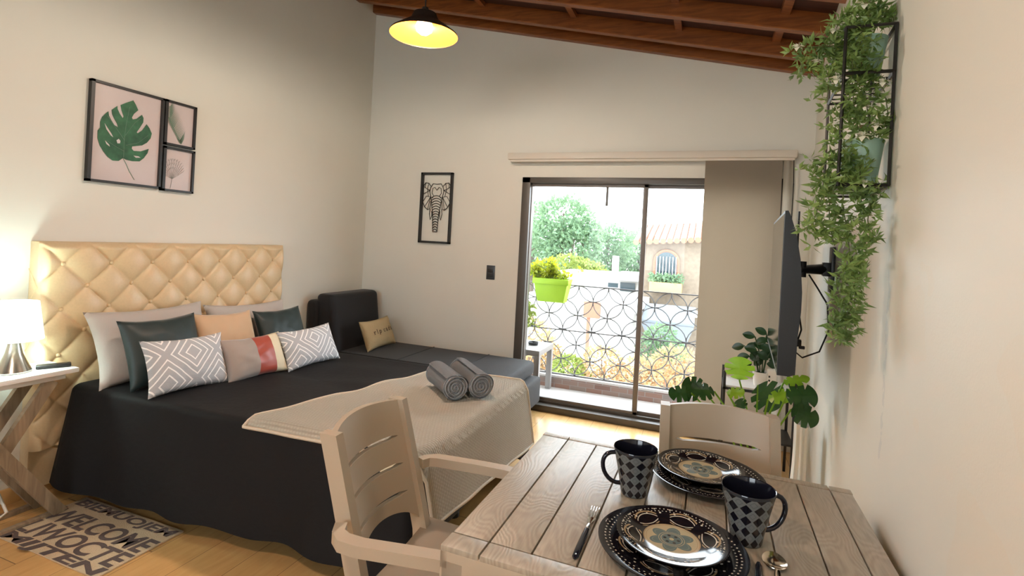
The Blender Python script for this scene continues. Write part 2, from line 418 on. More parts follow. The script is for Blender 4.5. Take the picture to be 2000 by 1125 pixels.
# sliding balcony door
dr = bpy.data.objects.new('door_1', None); COL.objects.link(dr); dr['kind'] = 'structure'; dr.location = (-.5, YB, FZ)
def part(name, bm, mat, par, **k): return obj(name, bm, mat, par, **k)
bm = MB()
box(bm, (DL, YB-.01, FZ), (DL+.075, YB+.12, DT), .004); box(bm, (DR-.07, YB-.01, FZ), (DR, YB+.12, DT), .004)
box(bm, (DL, YB-.01, DT-.05), (DR, YB+.12, DT), .004); part('door_frame', bm, M_['alu'], dr)
bm = MB(); box(bm, (DL-.0, YB-.05, FZ), (DR, YB+.14, FZ+.055), .006); box(bm, (DL, YB+.02, FZ+.05), (DR, YB+.04, FZ+.075)); part('threshold', bm, M_['alu'], dr)
for k, (a, b, yo) in enumerate(((DL+.07, -.47, .035), (-.515, DR-.06, .075))):
    bm = MB(); w_ = .035
    if k == 0: box(bm, (b-w_, YB+yo, FZ+.06), (b, YB+yo+.03, DT-.04), .003); box(bm, (a, YB+yo, FZ+.06), (a+.012, YB+yo+.03, DT-.04), .003)
    else: box(bm, (a, YB+yo, FZ+.06), (a+.03, YB+yo+.03, DT-.04), .003); box(bm, (b-w_, YB+yo, FZ+.06), (b, YB+yo+.03, DT-.04), .003)
    box(bm, (a, YB+yo, DT-.075), (b, YB+yo+.03, DT-.045), .003); box(bm, (a, YB+yo, FZ+.06), (b, YB+yo+.03, FZ+.10), .003)
    sp = part('sliding_panel', bm, M_['silver'], dr)
    bm = MB(); add(bm, [(a+.01, YB+yo+.015, FZ+.09), (b-.01, YB+yo+.015, FZ+.09), (b-.01, YB+yo+.015, DT-.07), (a+.01, YB+yo+.015, DT-.07)], [[0, 1, 2, 3]])
    g = obj('glass_pane', bm, M_['glass'], sp)
bm = MB(); box(bm, (-.82, YB+.06, 1.82), (-.80, YB+.08, DT-.05), .003); part('door_bolt', bm, M_['silver'], dr)

# curtain pelmet and panel blinds
t = thing('panel_blind', 'beige fabric panel blind hanging from long cream pelmet over balcony door', 'window blind', (0, YB-.1, 2.2))
bm = MB(); box(bm, (-1.66, YB-.12, 2.19), (.575, YB-.045, 2.245), .006); box(bm, (-1.64, YB-.10, 2.172), (.56, YB-.06, 2.19)); part('pelmet', bm, M_['pelmet'], t)
for xx in (-1.57, -.75, .5):
    bm = MB(); box(bm, (xx, YB-.06, 2.235), (xx+.03, YB, 2.255)); part('bracket', bm, M_['alu'], t, label='small dark bracket on top of pelmet')
def panel(x0, x1, y, dy, z0, z1):
    b = MB(); grid(b, lambda u, v: V((x0+(x1-x0)*u, y+dy*u+.004*math.sin(u*9), z0+(z1-z0)*v)), 24, 2)
    b2 = b; bmesh.ops.solidify(b2, geom=b2.faces[:], thickness=.003); return b2
part('fabric_panel', panel(-.043, .485, YB-.09, 0, .07, 2.175), M_['blind'], t)
part('fabric_panel', panel(.492, .565, YB-.10, .05, .07, 2.175), M_['pelmet'], t, label='narrow paler panel turned edgewise beside the wall')
bm = MB(); tube(bm, [(.556, YB-.13, 2.0), (.555, YB-.131, 1.7), (.548, YB-.13, 1.1)], .004, 6); tube(bm, [(.556, YB-.13, 2.0), (.556, YB-.09, 2.19)], .003, 6); part('pull_cord', bm, M_['cord'], t, label='dark pull wand of the blind')

# baseboard
bm = MB(); box(bm, (XL, -3, FZ), (XL+.012, YB, FZ+.08), .002); struct('baseboard_left', bm, M_['floor'])
bm = MB(); box(bm, (XL, YB-.012, FZ), (DL, YB, FZ+.08), .002); struct('baseboard_back', bm, M_['floor'])

# light switch
t = thing('light_switch', 'small dark grey light switch left of balcony door', 'light switch', (-1.81, YB, 1.19))
bm = MB(); box(bm, (-1.85, YB-.009, 1.125), (-1.768, YB, 1.253), .004); part('cover_plate', bm, M_['switch'], t)
for z in (1.165, 1.205):
    bm = MB(); box(bm, (-1.835, YB-.013, z-.016), (-1.783, YB-.008, z+.018), .002); part('rocker', bm, M_['tvp'], t)

# ------------------------------------------------------------------ pendant lamps
M_['shade_in'] = plain('golden_yellow_enamel', (.36, .085, .004), .35)
M_['shade_out'] = plain('black_enamel_shade', (.02, .015, .012), .4)
M_['bulb'] = plain('lit_warm_bulb', (1, .9, .7), .5, emit=(1, .78, .45), estr=10)
def pendant(x, y, z, label, power):
    t = thing('pendant_lamp', label, 'lamp', (x, y, z), 'pendant lamps under the rafters')
    R = .183; Mx = Matrix.Translation((x, y, z))
    bm = MB(); lathe(bm, [(R, 0), (R*.985, .010), (R*.66, .052), (R*.42, .082), (R*.34, .118), (.0, .120)], 48, Mx)
    s = part('lamp_shade', bm, M_['shade_out'], t)
    bm = MB(); lathe(bm, [(R*.995, 0.0005), (R*.975, .008), (R*.65, .048), (R*.41, .078), (R*.30, .112), (0.0, .114)], 48, Mx); i = obj('shade_lining', bm, M_['shade_in'], s, label='golden inside of the shade')
    bm = MB(); lathe(bm, [(0, .004), (.022, .008), (.042, .024), (.048, .045), (.040, .068), (.022, .088), (.02, .11)], 24, Mx); part('light_bulb', bm, M_['bulb'], t)
    bm = MB(); lathe(bm, [(.0, .15), (.018, .15), (.022, .115), (0, .115)], 16, Mx); part('cap', bm, M_['shade_out'], t)
    zt = roof_z(x)+.12
    bm = MB(); tube(bm, [(x, y, z+.145), (x, y, zt)], .004, 6); part('cord', bm, M_['cord'], t)
    ld = bpy.data.lights.new('bulb_light', 'POINT'); ld.energy = power; ld.color = (1, .86, .70); ld.shadow_soft_size = .045
    lo = bpy.data.objects.new('bulb_light', ld); COL.objects.link(lo); lo.location = (x, y, z-.006)
    return t
pendant(-1.489, 2.431, 2.565, 'lit golden pendant lamp hanging below the dark rafters above the bed', 32)
pendant(-1.05, .15, 2.50, 'lit pendant lamp hanging behind the viewpoint near the dining table', 31)

# ------------------------------------------------------------------ pictures
def frame_yz(p0, p1, label, bar=.022, group='framed leaf prints'):
    (ya, za), (yb, zb) = p0, p1
    t = thing('picture_frame', label, 'picture', (XL, (ya+yb)/2, za), group)
    bm = MB()
    box(bm, (XL, ya, za), (XL+.028, ya+bar*.8, zb)); box(bm, (XL, yb-bar*.6, za), (XL+.028, yb, zb))
    box(bm, (XL, ya, za), (XL+.028, yb, za+bar*.6)); box(bm, (XL, ya, zb-bar*.6), (XL+.028, yb, zb)); part('frame', bm, M_['black'], t)
    bm = MB(); box(bm, (XL+.002, ya+.008, za+.006), (XL+.012, yb-.006, zb-.006)); pr = part('print', bm, M_['print'], t)
    return t, pr
PX = XL+.0135
def c6(x, y): return at(150+x/4.1667, 130+y/4.1667, 0, PX)
t, pr = frame_yz((1.808, 1.685), (2.212, 2.242), 'large black framed print of a single split monstera leaf')
ol = [(375,745),(340,768),(290,765),(250,735),(215,690),(185,640),(168,580),(170,520),(190,495),(190,450),(205,410),(240,375),(257,364),(262,400),(280,435),(305,475),(335,495),(330,470),(305,425),(288,390),(284,352),(330,320),(332,345),(350,385),(374,420),(381,405),(365,360),(356,313),(400,295),(460,275),(480,310),(500,355),(465,385),(448,415),(455,430),(485,425),(530,393),(543,420),(540,455),(515,495),(487,535),(495,543),(530,520),(568,470),(590,500),(610,545),(600,585),(570,620),(530,642),(450,650),(447,668),(462,686),(520,690),(585,670),(575,705),(545,745),(510,772),(450,770),(400,758)]
bm = MB(); prism(bm, [c6(*q) for q in ol], (.001, 0, 0)); lf = obj('leaf_artwork', bm, M_['pleaf'], pr, label='dark green painted monstera leaf', smooth=0, tri=True)
bm = MB()
for poly in ([(225,460),(250,500),(280,545),(295,575),(275,560),(240,510)], [(228,600),(262,635),(268,652),(240,630)], [(322,600),(340,588),(354,605),(350,625),(330,625)], [(460,725),(500,730),(518,742),(480,742)]):
    prism(bm, [c6(*q)+V((.0012, 0, 0)) for q in poly], (.0005, 0, 0))
obj('leaf_holes', bm, M_['print'], pr, smooth=0, tri=True)
bm = MB(); tube(bm, [c6(*q) for q in ((376,745),(400,790),(425,850),(468,922))], .0018, 5)
for q in (((380,740),(385,600),(400,480),(430,330)), ((385,690),(300,640),(240,600)), ((388,600),(320,500),(250,400)), ((400,640),(500,620),(580,560)), ((395,560),(470,460),(520,420))): tube(bm, [c6(*a)+V((.001, 0, 0)) for a in q], .0008, 4)
obj('leaf_stalk', bm, M_['pfern'], pr)
t, pr = frame_yz((2.219, 1.965), (2.427, 2.243), 'small black framed print of a green fern frond, upper of the pair')
bm = MB(); ctr = [(760,330),(760,420),(790,500),(840,600),(850,635)]
for i in range(4):
    for k in range(9):
        f = k/9; x = ctr[i][0]+(ctr[i+1][0]-ctr[i][0])*f; y = ctr[i][1]+(ctr[i+1][1]-ctr[i][1])*f
        L = 30+35*math.sin(PI*(i+f)/4)
        for sx, sy in ((-1, -.6), (1.2, -1.5)):
            a = V((x, y)); bq = V((x+sx*L*.7, y+sy*L)); n = V((-(bq-a).y, (bq-a).x)).normalized()*3
            add(bm, [c6(*(a+n)), c6(*(a-n)), c6(*bq)], [[0, 1, 2]])
obj('fern_artwork', bm, M_['pfern'], pr, label='grey green painted fern frond', smooth=0)
t, pr = frame_yz((2.222, 1.678), (2.430, 1.955), 'small black framed print of a grey sprig, lower of the pair')
bm = MB(); tube(bm, [c6(760,990), c6(772,930), c6(775,900)], .0012, 4)
for ang in range(-60, 75, 9):
    a = math.radians(ang-5); L = 100+45*abs(math.cos(a*1.3)); p0 = (775, 915); p1 = (775+L*math.sin(a), 915-L*math.cos(a)*1.15)
    tube(bm, [c6(*p0), c6((p0[0]+p1[0])/2+4, (p0[1]+p1[1])/2), c6(*p1)], .0006, 4)
    for f in (.5, .7, .9):
        q = (p0[0]+(p1[0]-p0[0])*f, p0[1]+(p1[1]-p0[1])*f)
        tube(bm, [c6(*q), c6(q[0]+14, q[1]-16)], .0004, 3); tube(bm, [c6(*q), c6(q[0]-12, q[1]-18)], .0004, 3)
obj('sprig_artwork', bm, M_['pgrey'], pr, label='soft grey painted sprig')

# elephant line art on the back wall
t = thing('elephant_wall_art', 'tall black metal wall art of an elephant head in slim frame', 'wall art', (-2.395, YB, 1.42))
ax0, ax1, az0, az1 = -2.565, -2.23, 1.422, 2.086
bm = MB(); yb_ = YB-.03
for lo, hi in (((ax0, yb_, az0), (ax0+.022, YB, az1)), ((ax1-.022, yb_, az0), (ax1, YB, az1)), ((ax0, yb_, az0), (ax1, YB, az0+.02)), ((ax0, yb_, az1-.02), (ax1, YB, az1))): box(bm, lo, hi, .002)
part('frame', bm, M_['black'], t)
bm = MB()
ec = (ax0+ax1)/2; EW = .145; ET = az1-.10
def ep(u, v): return V((ec+u*EW, YB-.012, ET-v*.465))      # u -1..1, v 0..1
def el(pts, r=.0028): tube(bm, [ep(*q) for q in pts], r, 5)
for s in (-1, 1):
    el([(0,.02),(s*.3,.01),(s*.45,.08),(s*.52,.17),(s*.42,.28),(s*.36,.36),(s*.30,.5),(s*.22,.62),(s*.16,.98)], .0035)
    el([(s*.45,.06),(s*.62,0),(s*.85,-.01),(s*1.0,.06),(s*.98,.2),(s*1.0,.38),(s*.85,.48),(s*.62,.54),(s*.46,.52),(s*.40,.36)], .0035)
    el([(s*.5,.14),(s*.72,.12),(s*1.0,.06)]); el([(s*.5,.14),(s*.98,.22)]); el([(s*.44,.28),(s*.75,.26),(s*1,.38)]); el([(s*.44,.28),(s*.85,.48)]); el([(s*.44,.28),(s*.62,.54)]); el([(s*.62,0),(s*.7,.12),(s*.6,.27)]); el([(s*.85,-.01),(s*.88,.1)])
    el([(s*.42,.52),(s*.46,.62),(s*.38,.74),(s*.28,.66),(s*.30,.56)], .0035)
    el([(0,.14),(s*.15,.08),(s*.3,.1),(s*.34,.2),(s*.2,.26)]); el([(s*.2,.26),(s*.34,.3)])
for k in range(14):
    v = .26+k*.052; hw = .36-.19*k/13; el([(-hw, v+.03), (-hw*.5, v), (0, v-.012), (hw*.5, v), (hw, v+.03)], .0032 if k < 9 else .004)
el([(-.16,.98),(.16,.98)], .004)
part('elephant_outline', bm, M_['black'], t)

# ------------------------------------------------------------------ headboard
t = thing('headboard', 'cream tufted leatherette headboard against the left wall behind the bed', 'headboard', (XL, 2.37, FZ))
HY0, HY1, HZ0, HZ1 = 1.585, 3.17, .30, 1.352
TY, TZ, BY0, BZ0 = .2295, .236, 1.681, 1.240
def tuft(y, z):
    a = (y-BY0)/TY+(z-BZ0)/TZ; b = (y-BY0)/TY-(z-BZ0)/TZ
    s = min(1, abs(math.sin(PI*a))*1.0)*min(1, abs(math.sin(PI*b)))
    e = 1.0
    for d in (y-HY0, HY1-y, HZ1-z): e = min(e, max(0, d)/.03)
    return (.016+.030*s**.33)*(e**.5)
bm = MB(); grid(bm, lambda u, v: V((XL+.072+tuft(HY0+(HY1-HY0)*u, HZ0+(HZ1-HZ0)*v), HY0+(HY1-HY0)*u, HZ0+(HZ1-HZ0)*v)), 250, 165)
part('tufted_panel', bm, M_['leather'], t, smooth=80)
bm = MB(); box(bm, (XL+.002, HY0, HZ0-.2), (XL+.075, HY1, HZ1), .006)
for z0 in (1, 2, 3):                       # stitched diamonds run round the side
    zz = BZ0-z0*TZ+.118
    for s in (1, -1):
        tube(bm, [(XL+.078, HY0-.001, zz), (XL+.004, HY0-.001, zz+s*.09)], .003, 4)
part('side_border', bm, M_['leather'], t)
for r in range(5):
    off = (r % 2)*TY/2
    for i in range(7 - r % 2):
        y = BY0+off+i*TY; z = BZ0-r*TZ/2
        if z < .72: continue
        bm = MB(); lathe(bm, [(0, .012), (.007, .010), (.011, .004), (.011, -.004)], 12, Matrix.Translation((XL+.092, y, z)) @ Matrix.Rotation(PI/2, 4, 'Y'))
        part('button', bm, M_['leather'], t)

# ------------------------------------------------------------------ bed
BX0, BX1, BYN, BYF, BZ = -3.08, -1.02, 1.76, 3.10, .615
t = thing('bed', 'low double bed base and mattress hidden under the black sheet', 'bed', ((BX0+BX1)/2, (BYN+BYF)/2, FZ))
bm = MB(); box(bm, (BX0+.02, BYN+.03, .36), (BX1-.03, BYF-.03, BZ-.02), .05, seg=4); part('mattress', bm, M_['cream'], t)
bm = MB(); box(bm, (BX0+.03, BYN+.04, .14), (BX1-.05, BYF-.04, .355), .01); part('bed_base', bm, M_['sofa'], t)
for x in (BX0+.12, BX1-.14):
    for y in (BYN+.12, BYN+.67, BYF-.18):
        bm = MB(); lathe(bm, [(.028, FZ), (.03, .06), (.022, .08), (.022, .145)], 14, Matrix.Translation((x, y, 0)), capb=True); part('leg', bm, M_['black'], t)
def rrect(s, x0, x1, y0, y1, r):       # point at perimeter fraction s on a rounded rectangle, and its outward normal
    L = [x1-x0-2*r, PI/2*r, y1-y0-2*r, PI/2*r]*2; per = sum(L[:4])*1.0
    L = [x1-x0-2*r, PI/2*r, y1-y0-2*r, PI/2*r, x1-x0-2*r, PI/2*r, y1-y0-2*r, PI/2*r]; per = sum(L); d = (s % 1)*per; k = 0
    while d > L[k] and k < 7: d -= L[k]; k += 1
    if k == 0: return V((x0+r+d, y0, 0)), V((0, -1, 0))
    if k == 2: return V((x1, y0+r+d, 0)), V((1, 0, 0))
    if k == 4: return V((x1-r-d, y1, 0)), V((0, 1, 0))
    if k == 6: return V((x0, y1-r-d, 0)), V((-1, 0, 0))
    c = {1: V((x1-r, y0+r, 0)), 3: V((x1-r, y1-r, 0)), 5: V((x0+r, y1-r, 0)), 7: V((x0+r, y0+r, 0))}[k]
    a = {1: -PI/2, 3: 0, 5: PI/2, 7: PI}[k]+d/r; n = V((math.cos(a), math.sin(a), 0)); return c+n*r, n
NP = 260; rings = []
cx, cy = (BX0+BX1)/2, (BYN+BYF)/2
def wr(x, y): return .009*noise.noise(V((x*2.2, y*5, 0)))+.003*noise.noise(V((x*7, y*3, 4)))+.0022*math.sin(y*11+x*1.5)
for k in (0.001, .15, .3, .45, .6, .72, .82, .9, .95): rings.append(('t', k))
for k in range(5): rings.append(('c', k/4))
for k in range(1, 13): rings.append(('s', k/12))
vs = []
for kind, k in rings:
    for i in range(NP):
        p, n = rrect(i/NP, BX0+.01, BX1, BYN, BYF, .05)
        if kind == 't': q = V((cx, cy, 0)).lerp(p-n*.035, k); q.z = BZ+wr(q.x, q.y)
        elif kind == 'c':
            a = k*PI/2; q = p-n*.035+n*.035*math.sin(a); q.z = BZ-.035+.035*math.cos(a)+wr(q.x, q.y)*(1-k)
        else:
            s = i/NP*NP; ph = p.x*7.3+p.y*6.1
            fold = (math.sin(ph)*.5+math.sin(ph*2.3+1)*.3+.35*noise.noise(V((p.x*5, p.y*5, 1))))
            flare = .055*k+.028*k*fold
            if n.x < -.5: flare *= 0
            cor = 1.0 if (p.x > BX1-.09 and p.y > BYF-.09) else 0
            hem = .075+.02*noise.noise(V((p.x*2, p.y*2, 3)))-.012*fold
            if n.y < -.5: hem += .05
            fo = max(0, min(1, (n.x-.3)/.5))*max(0, min(1, (2.98-p.y)/.06)); hem = hem*(1-fo)+.27*fo+.02*fo*noise.noise(V((p.y*3, 0, 0))); flare *= 1-.75*fo
            q = p+n*(flare+.02*k*cor); q.z = (BZ-.035)*(1-k)+hem*k
        fy = (BYF-q.y)/(BYF-BYN); q.y += fy*(q.x+2.05)*.045
        vs.append(q)
fs = [[r*NP+i, r*NP+(i+1) % NP, (r+1)*NP+(i+1) % NP, (r+1)*NP+i] for r in range(len(rings)-1) for i in range(NP)]
fs.append(list(range(NP)))
bm = MB(); add(bm, vs, fs); tag(obj('bed_sheet', bm, M_['sheet'], smooth=80), 'black sheet covering the bed and falling to the floor', 'bed sheet')

# cream throw over the foot of the bed
def throw_pt(u, v):      # u across (near to far), v from the pillow side over the foot end
    y = 1.735+(3.03-1.735)*u; xs = -1.90+.33*u; xe = BX1+.012
    top = xe-xs-.04; arc = .06; drop = .225+.11*u; tot = top+arc+drop; d = v*tot
    z = BZ+.010+wr(xs+d, y)+.0035*math.sin(u*23+v*5)
    if d < top: p = V((xs+d, y, z))
    elif d < top+arc: a = (d-top)/arc*PI/2; p = V((xe-.04+.045*math.sin(a), y, z-.045+.045*math.cos(a)))
    else: k = (d-top-arc)/drop; p = V((xe+.006+.055*k+.003*k*math.sin(y*16)+.012, y+.02*k*(u-.3), BZ-.035-(d-top-arc)))
    p.y += (1-u)*(p.x+2.05)*.045
    e_ = BYN+.02+(p.x+2.05)*.045-p.y
    if e_ > 0: p.z -= min(e_*1.2, .04); p.y += e_*.35
    return p
bm = MB(); grid(bm, throw_pt, 90, 110); bmesh.ops.solidify(bm, geom=bm.faces[:], thickness=.009)
t = tag(obj('throw_blanket', bm, M_['throw'], smooth=80), 'cream ribbed throw blanket laid over the foot of the bed', 'blanket')
bm = MB(); tube(bm, [throw_pt(0, v/40) for v in range(41)]+[throw_pt(u/40, 1) for u in range(1, 41)]+[throw_pt(1, 1-v/40) for v in range(1, 41)]+[throw_pt(1-u/40, 0) for u in range(1, 41)], .007, 6)
obj('hem', bm, plain('cream_binding', (.60, .53, .43), .9), t)

# rolled towels
def towel(p0, p1, label, ph=0):
    p0 = V(p0); p1 = V(p1); ax = (p1-p0); L = ax.length; ax.normalize(); side = ax.cross(V((0, 0, 1))).normalized(); up = side.cross(ax)
    bm = MB(); N = 130; W_ = 6; R0 = .074
    def f(u, v):
        a = -u*2*PI*4.6+ph; r = R0*(1-.90*u); r *= 1+.03*math.sin(3*a+v*2)+.02*noise.noise(V((a, v*3, ph)))
        en = .012*(1-u)*(1 if v in (0, 1) else 0)
        pos = p0.lerp(p1, v)+side*math.cos(a)*r*1.04+up*math.sin(a)*r*.93
        return pos+ax*(.006*math.sin(a*2+ph))*(1-v)
    grid(bm, f, N, W_); bmesh.ops.solidify(bm, geom=bm.faces[:], thickness=.0125)
    for q in (p0+ax*.006, p1-ax*.006): tube(bm, [q, q+ax*.004], R0*.9, 24)
    for q, sg in ((p0, -1), (p1, 1)): tube(bm, [q-ax*sg*.001+(side*math.cos(k*.3)+up*math.sin(k*.3))*R0*(.86-.0105*k) for k in range(76)], .0042, 6)
    return tag(obj('rolled_towel', bm, M_['towel'], smooth=75), label, 'towel', 'rolled grey towels on the throw')
zt = BZ+.085
towel((-1.185, 2.43, zt), (-1.42, 2.655, zt), 'grey rolled towel on the throw, nearer the pillows', 2.3)
towel((-1.085, 2.53, zt), (-1.345, 2.80, zt), 'grey rolled towel on the throw, nearer the balcony door', 1.9)

# ------------------------------------------------------------------ pillows
def pillow_pt(c, wv, hv, W, H, T, s, sag=0.0, seed=0):
    nv = wv.cross(hv).normalized()
    def f(u, v):
        a, b = u*2-1, v*2-1
        th = T/2*(max(0, (1-a*a))*max(0, (1-b*b)))**.42
        pinch = 1-.07*(1-abs(b))**1.0 if True else 1
        x = a*W/2*(1.015-.085*(1-b*b)); y = b*H/2*(1.02-.115*(1-a*a))
        n_ = .007*noise.noise(V((a*3+seed, b*3, s)))*(1-max(abs(a), abs(b))**4)+.004*math.sin(9*a+seed)*(abs(b)**3)*(1-a*a)
        p = c+wv*x+hv*y+nv*(s*th+n_)
        p.z -= sag*(a*a)*0
        return p
    return f
def pillow(label, c, wv, hv, W, H, T, mat, group=None, bands=None, name='pillow', seed=0):
    c = V(c); wv = V(wv).normalized(); hv = V(hv); hv = (hv-wv*hv.dot(wv)).normalized()
    def build(u0, u1):
        bm = MB()
        for s in (1, -1):
            f = pillow_pt(c, wv, hv, W, H, T, s, seed=seed); n0 = len(bm.verts)
            def g(u, v, f=f): return f(u0+(u1-u0)*u, v)
            grid(bm, g, max(6, int(34*(u1-u0))), 26)
        weld(bm, 1e-4); return bm
    if not bands: o = obj(name, build(0, 1), mat, smooth=80); return tag(o, label, 'pillow', group)
    t = thing(name, label, 'pillow', c-hv*H/2, group)
    for (u0, u1, mt, lb) in bands: part('fabric_band', build(u0, u1), mt, t, label=lb, smooth=80)
    return t
G = 'pillows on the bed'
hv = (-.5, 0, 1)
pillow('large pale taupe pillow against headboard, nearest the bedside lamp', (-2.925, 2.065, .80), (0, 1, 0), (-.42, -.02, 1), .66, .41, .17, M_['taupe'], G, seed=1)
pillow('large pale taupe pillow against headboard, behind the beige one', (-2.935, 2.745, .765), (0, 1, -.03), (-.38, 0, 1), .66, .40, .16, M_['taupe'], G, seed=2)
pillow('dark teal pillow in front of the nearer taupe pillow', (-2.745, 1.99, .785), (0.02, 1, 0), (-.40, -.05, 1), .42, .37, .13, M_['teal'], G, seed=3)
pillow('beige peach suede pillow between the two dark teal ones', (-2.755, 2.395, .765), (0.03, 1, -.05), (-.45, 0, 1), .42, .38, .13, M_['peach'], G, seed=4)
pillow('dark teal pillow at the sofa side of the bed', (-2.775, 2.86, .755), (0.04, 1, 0), (-.42, .05, 1), .40, .34, .12, M_['teal'], G, seed=5)
pillow('grey and white diamond patterned pillow, frontmost by the lamp side', (-2.535, 1.965, .745), (0.12, 1, -.02), (-.45, -.1, 1), .42, .285, .12, M_['diamond'], G, seed=6)
pillow('small tricolour pillow with terracotta red satin middle band', (-2.455, 2.33, .722), (0.12, 1, 0), (-.5, 0, 1), .39, .25, .12, None, G,
       [(0, .46, M_['mole'], 'mole grey velvet side'), (.46, .76, M_['red'], 'terracotta red satin band'), (.76, 1, M_['cream'], 'cream linen side')], seed=7)
pillow('grey and white diamond patterned pillow, nearest the black sofa', (-2.385, 2.70, .728), (0.10, 1, .03), (-.5, .15, 1), .42, .255, .12, M_['diamond'], G, seed=8)

# ------------------------------------------------------------------ sofa bed
def rbox(lo, hi, r, n=6, puff=0.0, M=None):
    bm = MB(); box(bm, lo, hi, r, M, seg=n)
    return bm
t = thing('sofa_bed', 'black upholstered sofa bed in the corner behind the bed', 'sofa', (-2.2, 3.9, FZ))
part('seat_cushion', rbox((-2.93, 3.58, .345), (-1.33, 4.25, .47), .05), M_['sofa'], t)
part('base', rbox((-3.15, 3.60, .12), (-1.27, 4.25, .34), .03), M_['sofa'], t)
sh = Matrix(((1, 0, -.14, .14*.4), (0, 1, 0, 0), (0, 0, 1, 0), (0, 0, 0, 1)))
part('backrest', rbox((-3.04, 3.56, .36), (-2.86, 4.22, .945), .055, M=sh), M_['sofa'], t)
part('rear_cushion', rbox((-3.185, 3.53, .36), (-3.06, 4.2, .89), .05), M_['sofa'], t)
bm = MB(); tube(bm, [(-2.85, 3.592, .468), (-2.1, 3.59, .474), (-1.36, 3.592, .468)], .006, 6)
for x in (-2.3, -1.75): tube(bm, [(x, 3.6, .471), (x, 4.22, .471)], .004, 5)
part('piping', bm, M_['sofa'], t)
for x in (-3.05, -1.4):
    for y in (3.68, 4.17):
        bm = MB(); lathe(bm, [(.02, FZ), (.026, .125)], 12, Matrix.Translation((x, y, 0)), capb=True); part('leg', bm, M_['black'], t)
sp = pillow('tan burlap cushion printed with brown letters on the black sofa', (-2.70, 3.905, .60), (.0, 1, 0.02), (-.42, -.05, 1), .42, .265, .12, M_['burlap'], name='burlap_cushion', seed=9)
def text_mesh(body, size, shear=0, offset=0):
    cu = bpy.data.curves.new('t', 'FONT'); cu.body = body; cu.size = size; cu.align_x = 'CENTER'; cu.align_y = 'CENTER'; cu.offset = offset; cu.shear = shear; cu.resolution_u = 4
    o = bpy.data.objects.new('t', cu); COL.objects.link(o); bpy.context.view_layer.update()
    me = bpy.data.meshes.new_from_object(o.evaluated_get(bpy.context.evaluated_depsgraph_get()))
    vs = [v.co.copy() for v in me.vertices]; fs = [list(p.vertices) for p in me.polygons]
    bpy.data.objects.remove(o); bpy.data.curves.remove(cu); bpy.data.meshes.remove(me); return vs, fs
vs, fs = text_mesh('r l p  c a d a', .062, 0, .0018)
wv = V((0, 1, .02)).normalized(); hv = V((-.42, -.05, 1)); hv = (hv-wv*hv.dot(wv)).normalized()
f1 = pillow_pt(V((-2.70, 3.905, .60)), wv, hv, .42, .265, .12, 1, seed=9); nn = wv.cross(hv).normalized()
sgn = 1 if nn.x > 0 else -1
f1 = pillow_pt(V((-2.70, 3.905, .60)), wv, hv, .42, .265, .12, sgn, seed=9)
bm = MB(); add(bm, [f1((v.x+.02)/.42+.5, (v.y+.012+v.x*.03)/.265+.5)+nn*sgn*.0025 for v in vs], fs); obj('lettering', bm, M_['ink'], sp, smooth=0)

# ------------------------------------------------------------------ bedside table, lamp, phone, cables
NX0, NX1, NY0, NY1, NZ = -3.09, -2.84, 1.10, 1.635, .75
t = thing('bedside_table', 'white topped bedside table on crossed grey wood legs', 'bedside table', (-2.95, 1.38, FZ))
bm = MB(); box(bm, (NX0, NY0, NZ-.022), (NX1, NY1, NZ), .003); part('table_top', bm, M_['white'], t)
bm = MB(); box(bm, (NX0+.02, NY0+.05, NZ-.05), (NX1-.03, NY1-.04, NZ-.022), .002); part('apron', bm, M_['white'], t)
for x in (NX1-.06, NX0+.03):
    for s in (0, 1):
        ya, yb = (NY0+.07, NY1-.03) if s else (NY1-.09, NY0+.05)
        d = V((0, yb-ya, FZ+.012-(NZ-.05))).normalized(); n = V((0, -d.z, d.y))*.026
        bm = MB(); o_ = .012*s
        a = V((x+o_, ya, NZ-.05)); b = V((x+o_, yb, FZ+.005))
        prism(bm, [a+n, a-n, b-n, b+n], (.026, 0, 0)); part('crossed_leg', bm, M_['greywood'], t)
    bm = MB(); box(bm, (x, NY0+.03, FZ), (x+.028, NY1-.0, FZ+.022), .002); part('foot_rail', bm, M_['greywood'], t)
M_['lshade'] = plain('glowing_white_fabric_shade', (.9, .93, .9), .8, emit=(.84, 1.0, .95), estr=1.3)
LX, LY = -2.98, 1.44
t = thing('table_lamp', 'lit white shaded lamp with conical metal base on bedside table', 'lamp', (LX, LY, NZ))
Mx = Matrix.Translation((LX, LY, NZ+.001))
bm = MB(); lathe(bm, [(0, 0), (.066, 0), (.068, .006), (.052, .04), (.033, .085), (.024, .125), (.022, .15), (.024, .156), (0, .157)], 36, Mx); part('lamp_base', bm, M_['satin'], t)
bm = MB(); lathe(bm, [(.105, .15), (.105, .152), (.082, .325), (.081, .325), (.104, .152), (.105, .15)], 40, Mx); part('lamp_shade', bm, M_['lshade'], t)
bm = MB(); tube(bm, [(LX, LY, NZ+.15), (LX, LY, NZ+.2)], .012, 10); part('bulb_socket', bm, M_['white'], t)
ld = bpy.data.lights.new('bedside_bulb_light', 'POINT'); ld.energy = 3.0; ld.color = (.78, 1, .94); ld.shadow_soft_size = .03
lo = bpy.data.objects.new('bedside_bulb_light', ld); COL.objects.link(lo); lo.location = (LX, LY, NZ+.24)
t = thing('remote_control', 'black remote handset lying on the bedside table', 'remote control', (-2.97, 1.53, NZ))
Mx = Matrix.Translation((-2.93, 1.575, NZ+.001)) @ Matrix.Rotation(math.radians(-28), 4, 'Z')
bm = MB(); box(bm, (-.024, -.065, 0), (.024, .065, .016), .007, Mx, 3); part('casing', bm, M_['tvp'], t)
bm = MB(); box(bm, (-.016, .01, .0155), (.016, .05, .0172), .001, Mx); part('button_panel', bm, M_['screen'], t)
